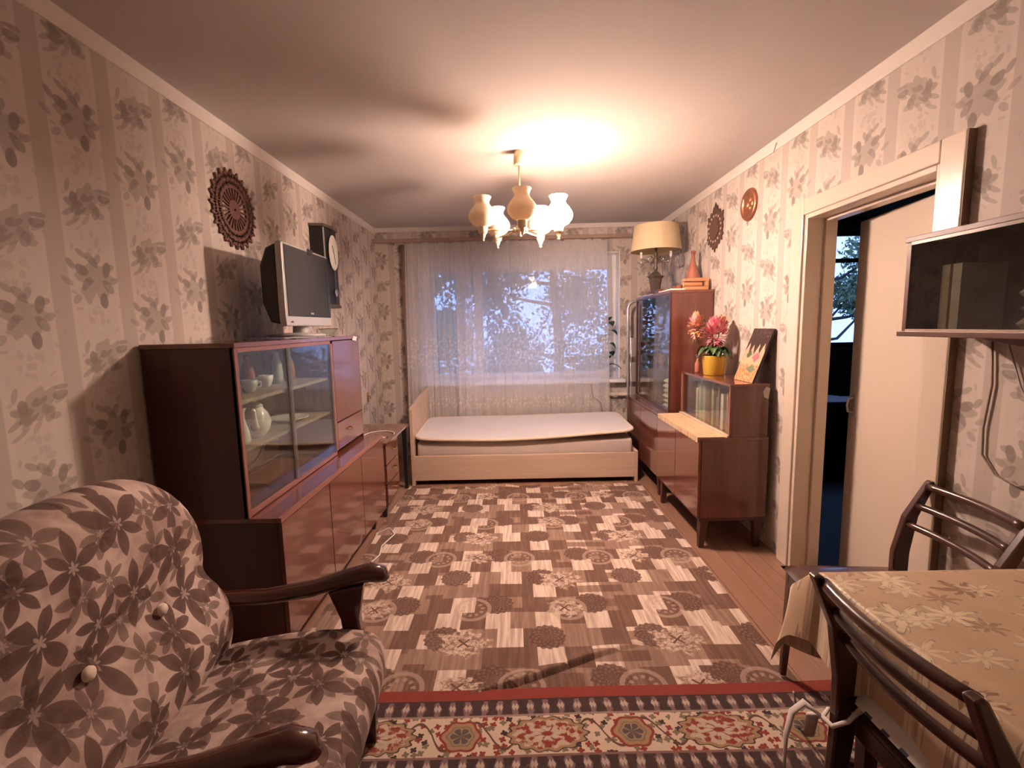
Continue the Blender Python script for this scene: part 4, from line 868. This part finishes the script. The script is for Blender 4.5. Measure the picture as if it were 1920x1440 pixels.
lr = MB().grid(14, 44, lambda u, v: (xa-.004 + .172*u, y0+.01 + .82*v, ZL+.003)).grid(2, 44, lambda u, v: (xa-.004, y0+.01+.82*v, ZL+.003-.03*u-.006*abs(math.sin(v*44))*u))
tag(lr.build('lace_runner', M['lace'], smooth=False), 'golden patterned runner on the lower ledge of the two-tier cabinet', 'runner')
# flower pot
fp = thing('flower_pot', 'yellow pot of pink and peach artificial flowers on the two-tier cabinet', 'flower pot', (1.43, 3.43, ZU))
px_, py_ = 1.425, 3.40
MB().lathe([(.062,0),(.068,.004),(.082,.135),(.085,.14),(.080,.14),(.076,.11)], (px_,py_,ZU), 28, True).build('pot', M['yellow'], fp, True); MB().lathe([(0,.118),(.077,.118)], (px_,py_,ZU), 20).build('soil', M['soil'], fp)
rr = random.Random(12)
for i in range(20):
    an = i*2.4; l = rr.uniform(.07,.12); ca, sa = math.cos(an), math.sin(an); zz = ZU + .13 + rr.uniform(0,.035)
    def fn(u, v): 
        w = .030*math.sin(math.pi*(v*.94+.06))**.7; s_ = (u-.5)*2*w
        return (px_ + ca*(.02+l*v) - sa*s_, py_ + sa*(.02+l*v) + ca*s_, zz + .05*math.sin(v*2.6) - .05*v*v + abs(u-.5)*.02)
    MB().grid(5, 7, fn).build('leaf', M['green'], fp, True)
def bloom(c, rad, h, mats, n, seed):
    rr = random.Random(seed); fl_ = None
    for m_i, mt in enumerate(mats):
        m_ = MB()
        for i in range(n*2):
            ph = rr.uniform(0, 6.28); q = rr.uniform(-1, 1); rr_ = math.sqrt(1-q*q*.9)*rad
            p = Vector((c[0]+rr_*math.cos(ph), c[1]+rr_*math.sin(ph), c[2]+q*h)); d = (p-Vector(c)); d.normalize(); d.z += .25; d.normalize()
            s_ = d.cross(Vector((0,0,1))).normalized(); L = .032*rr.uniform(.7,1.2); w = L*.42
            u_ = s_.cross(d)
            m_.add([p-d*L*.4, p+s_*w+d*L*.25+u_*.003, p+d*L+u_*.010, p-s_*w+d*L*.25+u_*.003], [(0,1,2),(0,2,3)])
        o = m_.build('flower_head' if fl_ is None else 'petals', mt, fp if fl_ is None else fl_)
        o['kind'] = 'stuff'; fl_ = fl_ or o
    return fl_
bloom((1.425,3.38,ZU+.305), .062, .085, (M['pink'], M['pink2']), 90, 1)
bloom((1.475,3.43,ZU+.355), .040, .045, (M['pink2'], M['peach']), 30, 4)
bloom((1.30,3.42,ZU+.355), .036, .075, (M['peach'], M['pink2']), 60, 2)
MB().tube([(px_,py_,ZU+.12),(1.425,3.38,ZU+.25)], .005, 6).tube([(px_,py_,ZU+.12),(1.40,3.40,ZU+.30),(1.35,3.41,ZU+.40),(1.30,3.42,ZU+.38)], .004, 6).tube([(px_,py_,ZU+.12),(1.475,3.43,ZU+.33)], .004, 6).build('stem', M['stem'], fp, True)
for i in range(3):
    MB().tube([(1.30+.012*(i-1),3.42,ZU+.29),(1.30+.022*(i-1),3.42,ZU+.25),(1.30+.016*(i-1),3.42,ZU+.215)], [.003,.006,.001], 6).build('hanging_bud', M['stem'], fp, True)
vb = thing('small_bottle', 'small dark bottle just left of the yellow pot on the cabinet', 'bottle', (1.37, 3.55, ZU))
MB().lathe([(.018,0),(.020,.01),(.020,.07),(.008,.095),(.008,.12)], (1.37,3.56,ZU), 14, True, True).build('body', M['amber'], vb, True); MB().lathe([(.011,.12),(.011,.14)], (1.37,3.56,ZU), 12, True, True).build('cap', M['chrome'], vb)
# painting leaning on the wall
pt = thing('painting', 'small painted canvas of a dark-haired face leaning on the wall', 'painting', (1.5, 3.0, ZU))
pa, pb = 2.875, 3.115
bx0, bx1 = 1.44, 1.563     # foot and head distance
cv = MB(); cv.add([(bx0,pb,ZU+.002),(bx0,pa,ZU+.002),(bx1,pa,ZU+.33),(bx1,pb,ZU+.33)], [(0,1,2,3)])
o = cv.build('canvas_face', M['painting'], pt)
uvl = o.data.uv_layers.new(name='UVMap')
vco = {0:(0,0), 1:(1,0), 2:(1,1), 3:(0,1)}
for lp_ in o.data.loops: uvl.data[lp_.index].uv = vco[lp_.vertex_index]
MB().add([(bx0+.0005,pb,ZU+.001),(bx0+.0005,pa,ZU+.001),(bx1+.0005,pa,ZU+.33),(bx1+.0005,pb,ZU+.33),(bx0+.015,pb,ZU),(bx0+.015,pa,ZU),(bx1+.013,pa,ZU+.325),(bx1+.013,pb,ZU+.325)], [(0,1,2,3),(7,6,5,4),(0,4,5,1),(1,5,6,2),(2,6,7,3),(3,7,4,0)]).build('stretcher', M['black'], pt)

# ------------------------------------------------------------------ right wall decorations
sh = thing('carved_shield', 'dark openwork carved wooden shield with spiky outline on the right wall', 'wall decoration', (XR-.01, 3.80, 1.97))
TX0, TX1 = XR-.014, XR-.004; cy2, cz2 = 3.805, 2.155
half = [(0,.185),(.022,.150),(.035,.158),(.052,.118),(.085,.122),(.095,.088),(.140,.100),(.128,.055),(.150,.035),(.128,.010),(.140,-.02),(.128,-.05),(.150,-.075),(.120,-.085),(.130,-.115),(.090,-.112),(.085,-.138),(.055,-.135),(.040,-.165),(.02,-.150),(0,-.19)]
def inset(s_): return [(cy2+a*s_, cz2+b*s_) for a, b in half] + [(cy2-a*s_, cz2+b*s_) for a, b in half[-2:0:-1]]
MB().prism(inset(1), TX0+.003, TX1, 'x').build('board', M['shield'], sh)
MB().prism([(cy2+.085*math.cos(a*math.pi/10), cz2-.01+.08*math.sin(a*math.pi/10)) for a in range(20)], TX0-.004, TX0+.003, 'x').build('boss', M['shield'], sh, bevel=.003)
for k in range(16):
    a = k*2*math.pi/16 + .2; p = (cy2+.112*math.cos(a), cz2-.01+.098*math.sin(a))
    MB().prism([(p[0]+.011*math.cos(b*math.pi/4), p[1]+.009*math.sin(b*math.pi/4)) for b in range(8)], TX0+.001, TX0+.0032, 'x').build('inlay', M['bed_wood'], sh)
md = thing('copper_medallion', 'round embossed copper plate on the right wall beside the carved shield', 'wall plate', (XR-.01, 3.274, 2.09))
MB().lathe([(0,.006),(.07,.006),(.076,.010),(.082,.018),(.096,.018),(.104,.010),(.106,0)], (0,0,0), 40).xf(Matrix.Translation((XR-.001,3.274,2.194)) @ Matrix.Rotation(R(-90),4,'Y')).build('rim', M['copper'], md, True)
m_ = MB(); 
for a, b, s_ in ((0,.028,.024),(-.022,-.01,.02),(.024,-.012,.02),(0,-.035,.022)): m_.lathe([(s_,0),(s_*.8,.006),(0,.009)], (a,b,0), 14)
m_.xf(Matrix.Translation((XR-.007,3.274,2.194)) @ Matrix.Rotation(R(-90),4,'Y')).build('relief', M['copper'], md, True)
tag(MB().prism([(2.955,2.47),(2.985,2.425),(3.20,2.432),(3.20,2.470)], XR-.014, XR-.0065, 'x').build('loose_border_strip', M['white_border']), 'strip of white border coming loose at the right ceiling edge', 'paper strip')
# ------------------------------------------------------------------ glazed wall shelf on the right
ws = thing('glazed_wall_shelf', 'walnut wall cabinet with smoky sliding glass on the right wall', 'wall cabinet', (1.46, 1.2, 1.36))
sx, sy0, sy1, sz0, sz1 = 1.345, .70, 1.665, 1.362, 1.695
B(sx-.012, XR-.002, sy0, sy1+.006, sz0, sz0+.018).build('bottom_board', M['shelf_wood'], ws, bevel=.002); B(sx-.006, XR-.002, sy0, sy1+.004, sz1-.018, sz1).build('top_board', M['shelf_wood'], ws, bevel=.002)
B(sx, XR-.002, sy1-.018, sy1, sz0+.018, sz1-.018).build('side_panel', M['shelf_wood'], ws, bevel=.002); B(sx, XR-.002, sy0, sy0+.018, sz0+.018, sz1-.018).build('side_panel', M['shelf_wood'], ws)
B(XR-.010, XR-.002, sy0+.018, sy1-.018, sz0+.018, sz1-.018).build('back_panel', M['wood_in'], ws)
B(sx-.004, sx+.014, sy0, sy1-.02, sz0+.018, sz0+.025).build('glass_track', M['bed_wood'], ws); B(sx-.004, sx+.014, sy0, sy1-.02, sz1-.028, sz1-.018).build('glass_track', M['chrome'], ws)
B(sx, sx+.004, 1.15, sy1-.018, sz0+.025, sz1-.028).build('glass_door', M['glass_smoke'], ws); B(sx+.007, sx+.011, sy0+.018, 1.25, sz0+.025, sz1-.028).build('glass_door', M['glass_smoke'], ws)
MB().prism([(sy0,sz0-.075),(sy0,sz0),(1.42,sz0),(1.30,sz0-.020)], sx+.02, XR-.002, 'x').build('wedge_support', M['shelf_wood'], ws, bevel=.002)
for i, yy in enumerate((1.555, 1.515)):
    t = thing('book', ('tan book standing at the far end of the glazed wall shelf', 'cream book beside the tan book in the glazed wall shelf')[i], 'book', (1.46, yy+.015, sz0+.018), 0, 'books in the glazed wall shelf'); mt = M['books'][(5,3)[i]]
    B(1.40, 1.54, yy, yy+.003, sz0+.018, sz0+.23).build('cover', mt, t); B(1.40, 1.54, yy+.027, yy+.03, sz0+.018, sz0+.23).build('cover', mt, t); B(1.398, 1.40, yy, yy+.03, sz0+.018, sz0+.23).build('spine', mt, t); B(1.401, 1.535, yy+.003, yy+.027, sz0+.022, sz0+.226).build('pages', M['paper'], t)
for i in range(4):
    zz = sz0+.018+i*.043
    tag(slab(1.39, 1.545, 1.10+.006*(i%2), 1.345-.01*(i%2), zz, zz+.042, 0, None, 12, 12, 8).build('folded_towel', M['linen'], smooth=True), 'pale folded towel, %s of the pile in the glazed wall shelf' % ('lowest','second','third','topmost')[i], 'towel', 'pile of towels in the wall shelf')
pts = [(XR-.008,1.575,1.362),(XR-.008,1.56,1.20),(XR-.008,1.575,1.05),(XR-.008,1.57,.96),(XR-.008,1.52,.905),(XR-.008,1.45,.89),(XR-.008,1.38,.92),(XR-.008,1.32,1.0),(XR-.008,1.28,1.12)]
tag(MB().tube(pts, .0035, 6).build('hanging_cable', M['grey_cable'], smooth=True), 'thin cable looping down the wallpaper below the glazed wall shelf', 'cable')
tag(MB().tube([(XR-.008,1.53,1.36),(XR-.008,1.47,1.20),(XR-.008,1.36,1.02),(XR-.008,1.25,.92)], .0025, 6).build('thin_wire', M['linen'], smooth=True), 'pale thin wire slanting down the wall below the glazed shelf', 'wire')

# ------------------------------------------------------------------ chandelier
CX, CY = .048, 3.075
ch = thing('chandelier', 'five-armed beige chandelier with opal glass shades, only one lit', 'chandelier', (CX, CY, 1.98))
MB().lathe([(.030,2.415),(.034,2.42),(.034,2.498),(.028,2.5)], (CX,CY,0), 20, True, True).build('ceiling_cup', M['beige_metal'], ch, True)
MB().tube([(CX,CY,2.045),(CX,CY,2.42)], .0065, 10).build('rod', M['beige_metal'], ch, True)
MB().lathe([(.005,1.985),(.012,1.99),(.008,2.0),(.014,2.006),(.026,2.012),(.030,2.03),(.026,2.048),(.010,2.055)], (CX,CY,0), 18, True, True).build('hub', M['beige_metal'], ch, True)
prof = [(.034,0),(.042,.003),(.062,.014),(.080,.036),(.087,.058),(.084,.078),(.068,.104),(.050,.124),(.043,.138),(.044,.150),(.053,.168),(.057,.175)]
for k in range(5):
    a = R(-90 + 72*k + 2); ca, sa = math.cos(a), math.sin(a); rad = .245
    ex, ey = CX + rad*ca, CY + rad*sa
    ar = MB().tube([(CX+.02*ca,CY+.02*sa,2.024),(CX+(rad-.026)*ca,CY+(rad-.026)*sa,2.018)], .0055, 8).build('arm', M['beige_metal'], ch, True)
    MB().lathe([(.014,0),(.017,.006),(.013,.016)], (0,0,0), 10, True, True).xf(Matrix.Translation((CX+.032*ca,CY+.032*sa,2.024)) @ Matrix.Rotation(a,4,'Z') @ Matrix.Rotation(R(90),4,'Y')).build('arm_collar', M['beige_metal'], ar, True)
    MB().lathe([(.020,1.992),(.027,1.998),(.031,2.030),(.028,2.035)], (ex,ey,0), 18, True, True).build('socket_cup', M['beige_metal'], ar, True)
    MB().lathe([(.003,1.948),(.010,1.955),(.005,1.964),(.013,1.972),(.015,1.982),(.020,1.992)], (ex,ey,0), 14, True, True).build('finial', M['beige_metal'], ar, True)
    lit = (k == 1)
    p2 = [(r, 2.034+z) for r, z in prof]; inn = [(r-.003, 2.037+z) for r, z in prof[::-1]]
    so = MB().lathe(p2, (ex,ey,0), 32).lathe(inn, (ex,ey,0), 32).build('shade', M['opal_lit' if lit else 'opal'], ch, True, label='brightly lit opal glass shade' if lit else 'unlit cream opal glass shade')
    if lit:
        ld = bpy.data.lights.new('bulb_light', 'POINT'); ld.energy = BULB_W; ld.color = LAMP_COL; ld.shadow_soft_size = .018
        lo_ = bpy.data.objects.new('bulb_light', ld); COL.objects.link(lo_); lo_.location = (ex, ey, 2.135)

# ------------------------------------------------------------------ table and cloth
TX, TY0, TY1, TZ = .845, .38, 1.258, .718
tb = thing('dining_table', 'dining table under the golden cloth on the right', 'table', (1.2, .82, 0))
RZ = .019
B(TX, XR-.02, TY0, TY1, TZ-.025, TZ).build('table_top', M['wood_h'], tb); B(TX+.06, XR-.08, TY0+.05, TY0+.07, TZ-.11, TZ-.025).build('apron', M['wood_dark'], tb); B(TX+.06, XR-.08, TY1-.07, TY1-.05, TZ-.11, TZ-.025).build('apron', M['wood_dark'], tb)
for a in (TX+.10, XR-.10):
    for b in (TY0+.08, TY1-.08): MB().bar((a,b,RZ), (a,b,TZ-.025), .03, .03, (1,0,0), .05, .05).build('leg', M['wood_dark'], tb)
HX, HY = .235, .36
def cloth(u, v):
    a = -HX + (XR-.012-TX+HX)*u; b = -HY + (TY1-TY0+2*HY)*v; L = TY1-TY0
    dx = max(0, -a); dy = (b-L) if b > L else (b if b < 0 else 0)
    x = TX + max(a, 0); y = TY0 + min(max(b, 0), L); z = TZ + .004
    ady = abs(dy); d = math.hypot(dx, ady)
    if d > 0:
        sx_, sy_ = -dx/d, dy/d; corner = min(dx, ady)/.3
        stiff = math.exp(-max(a, 0)/.10) if dy > 0 else 0          # the far left corner stands off stiffly
        flx = .010 + .04*d + .16*corner*d + (.010*math.sin(b*19)*min(1, d/.1) if ady == 0 else 0)
        fly = .010 + .04*d + .10*corner*d + (.010*math.sin(a*19)*min(1, d/.1) if dx == 0 else 0) + stiff*min(.12, .9*ady)
        k = min(1, d/.03); x += sx_*max(.008, flx)*k; y += sy_*max(.008, fly)*k; z -= max(0, d - .006)*(.97-.06*stiff)
    else: z += .0015*math.sin(a*23+b*7)
    return (x, y, z)
tag(MB().grid(80, 110, cloth).build('tablecloth', M['cloth'], smooth=True), 'golden beige tablecloth with maple leaf print draped over the table', 'tablecloth')
tag(MB().tube([(.90,1.44,.20),(.93,1.47,.12),(.95,1.52,.05)], .004, 6).build('loose_thread', M['white_tie'], smooth=True), 'white thread hanging near the corner of the tablecloth', 'thread')
# ------------------------------------------------------------------ dining chairs
def dining_chair(loc, rz, label, lean=.085, tz=.800):
    t = thing('dining_chair', label, 'chair', loc, rz, 'dark wooden dining chairs at the table')
    hw = .19; bx = -.205; kw = dict(local=True)
    slab(-.20, .22, -.205, .205, .425, .462, 0, None, 18, 18, 10).build('seat', M['chair_wood'], t, True, **kw)
    MB().box(-.19,.205,-.19,-.168,.375,.43).box(-.19,.205,.168,.19,.375,.43).box(.185,.205,-.168,.168,.375,.43).box(-.19,-.17,-.168,.168,.375,.43).build('seat_frame', M['chair_wood'], t, bevel=.003, **kw)
    for s_ in (-1, 1):
        # rear leg and back post in one piece, broadest at the seat
        pf = [(bx-.045,0),(bx-.020,0),(bx+.026,.40),(bx+.026,.52),(bx-.006,.66),(bx-lean+.004,tz-.006),(bx-lean-.004,tz),(bx-lean-.022,tz-.004),(bx-.052,.66),(bx-.032,.52),(bx-.030,.40)]
        MB().prism(pf, s_*hw-.0135, s_*hw+.0135, 'y').build('back_post', M['chair_wood'], t, bevel=.005, **kw)
        MB().bar((.205,s_*.178,0), (.185,s_*.178,.43), .022, .022, (1,0,0), .036, .036).build('leg', M['chair_wood'], t, bevel=.004, **kw)
        MB().bar((bx+.0,s_*.182,.20), (.19,s_*.182,.20), .016, .024).build('stretcher', M['chair_wood'], t, **kw)
    for dz_, rad in ((.022, .0125), (.096, .0115), (.168, .0115)):
        zz = tz - dz_; xx = bx - .012 - (lean-.01)*max(0, (zz-.62))/(tz-.62)
        MB().tube([(xx - .024*(1-(2*i/12-1)**2), -hw + .008 + (2*hw-.016)*i/12, zz) for i in range(13)], rad*1.12, 10).build('back_rail', M['chair_wood'], t, True, **kw)
    return t
c1 = dining_chair((1.022, .905, .019), R(2.5), 'dark wooden chair in the near right foreground pushed against the table')
c2 = dining_chair((1.235, 1.555, .019), R(180-4), 'dark wooden chair behind the table against the right wall')
cu = thing('seat_cushion', 'blue and white checked cushion tied onto the near dining chair', 'cushion', (1.03, .905, .481), R(2.5))
slab(-.225, .20, -.168, .168, .001, .050, 0, None, 18, 18, 8).build('pad', M['check'], cu, True, local=True)
MB().tube([(-.19,.150,.02),(-.205,.160,-.02),(-.19,.212,-.045),(-.235,.217,-.05),(-.262,.200,-.055),(-.262,.165,-.05),(-.23,.155,-.03),(-.20,.150,.015)], .0045, 8, flat=1.6).build('tie', M['white_tie'], cu, True, local=True)
MB().tube([(-.262,.200,-.055),(-.295,.225,-.035),(-.325,.225,-.06),(-.345,.215,-.12),(-.35,.205,-.20)], [.005,.014,.015,.013,.006], 8, flat=.35).tube([(-.262,.205,-.055),(-.262,.235,-.08),(-.268,.235,-.14)], [.008,.019,.015], 8, flat=.4).build('tie_bow', M['white_tie'], cu, True, local=True)

# ------------------------------------------------------------------ armchair
AX, AY = -.86, 1.125
ac = thing('armchair', 'leaf-print upholstered armchair with dark wooden arms in the left foreground', 'armchair', (AX, AY, .019), R(3.5))
def loft(profile, y0, y1, n=22, e=3.2, bow=None):
    """closed xz outline swept along y with rounded ends"""
    cx = sum(p[0] for p in profile)/len(profile); cz = sum(p[1] for p in profile)/len(profile); m_ = MB(); k = len(profile); vs = []; fs = []
    for j in range(n):
        t = -math.cos(math.pi*j/(n-1)); s_ = (1-abs(t)**(e*2))**(1/ (e)) if abs(t) < 1 else 0
        s_ = max(s_, .02) ; s_ = .80 + .20*s_ if abs(t) < .9999 else .02
        yy = (y0+y1)/2 + t*(y1-y0)/2
        for p in profile:
            q = bow(p, t) if bow else (0, 0); vs.append((cx+(p[0]-cx)*s_ + q[0], yy, cz+(p[1]-cz)*s_ + q[1]))
    for j in range(n-1):
        for i in range(k): i2 = (i+1) % k; fs.append((j*k+i, j*k+i2, (j+1)*k+i2, (j+1)*k+i))
    return m_.add(vs, fs)
def smooth_poly(pts, it=3):
    for _ in range(it):
        q = []
        for i in range(len(pts)):
            a, b = pts[i], pts[(i+1) % len(pts)]; q += [(a[0]*.75+b[0]*.25, a[1]*.75+b[1]*.25), (a[0]*.25+b[0]*.75, a[1]*.25+b[1]*.75)]
        pts = q
    return pts
# local frame: +x is the front of the chair
backp = smooth_poly([(-.14,.33),(-.07,.34),(-.035,.42),(-.035,.53),(-.085,.61),(-.125,.675),(-.115,.77),(-.120,.90),(-.16,1.0),(-.23,1.035),(-.30,1.01),(-.325,.93),(-.29,.75),(-.24,.55),(-.20,.38)], 2)
bk_ = loft(backp, -.36, .30, 30, 3, lambda p, t: (-.03*(1-abs(t))*0, -.10*max(0, (p[1]-.6)/.4)*abs(t)**3)).build('back_cushion', M['uph_back'], ac, True, local=True)
for yy in (-.165, .075):
    MB().lathe([(.017,0),(.016,.006),(.010,.011),(0,.012)], (0,0,0), 14).xf(Matrix.Translation((-.108,yy,.665)) @ Matrix.Rotation(R(80),4,'Y')).build('button', M['piping'], bk_, True, local=True)
seatp = smooth_poly([(-.16,.30),(.36,.27),(.425,.28),(.450,.34),(.440,.405),(.395,.445),(.20,.455),(-.02,.43),(-.16,.40)], 2)
loft(seatp, -.295, .29, 26, 3).build('seat_cushion', M['uph_seat'], ac, True, local=True)
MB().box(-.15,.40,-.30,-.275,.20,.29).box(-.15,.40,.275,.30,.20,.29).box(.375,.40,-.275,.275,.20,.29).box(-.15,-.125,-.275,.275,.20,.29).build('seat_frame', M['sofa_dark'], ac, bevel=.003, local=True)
for s_ in (-1, 1):
    yy = s_*.325
    pts = [(-.22,yy,.565),(-.10,yy,.545),(.05,yy,.545),(.20,yy,.565),(.32,yy,.598),(.385,yy,.612),(.425,yy,.603),(.44,yy,.585)]
    ar = MB().tube(pts, [.022,.027,.030,.031,.033,.036,.032,.014], 14, flat=.85).build('armrest', M['arm_wood'], ac, True, local=True)
    MB().bar((.355,yy,0), (.345,yy,.25), .034, .045, (1,0,0), .034, .075).prism([(.305,.24),(.385,.24),(.355,.36),(.345,.46),(.365,.575),(.25,.555),(.285,.46),(.295,.36)], yy-.017, yy+.017, 'y').build('front_support', M['arm_wood'], ac, bevel=.004, local=True)
    MB().prism([(-.20,0),(-.165,0),(-.10,.30),(-.16,.55),(-.215,.56),(-.165,.30)], yy-.015, yy+.015, 'y').build('rear_leg', M['arm_wood'], ac, bevel=.004, local=True)
    B(-.14, .33, yy-.012 - s_*.012, yy+.012 - s_*.012, .22, .285).build('side_rail', M['arm_wood'], ac, bevel=.003, local=True)
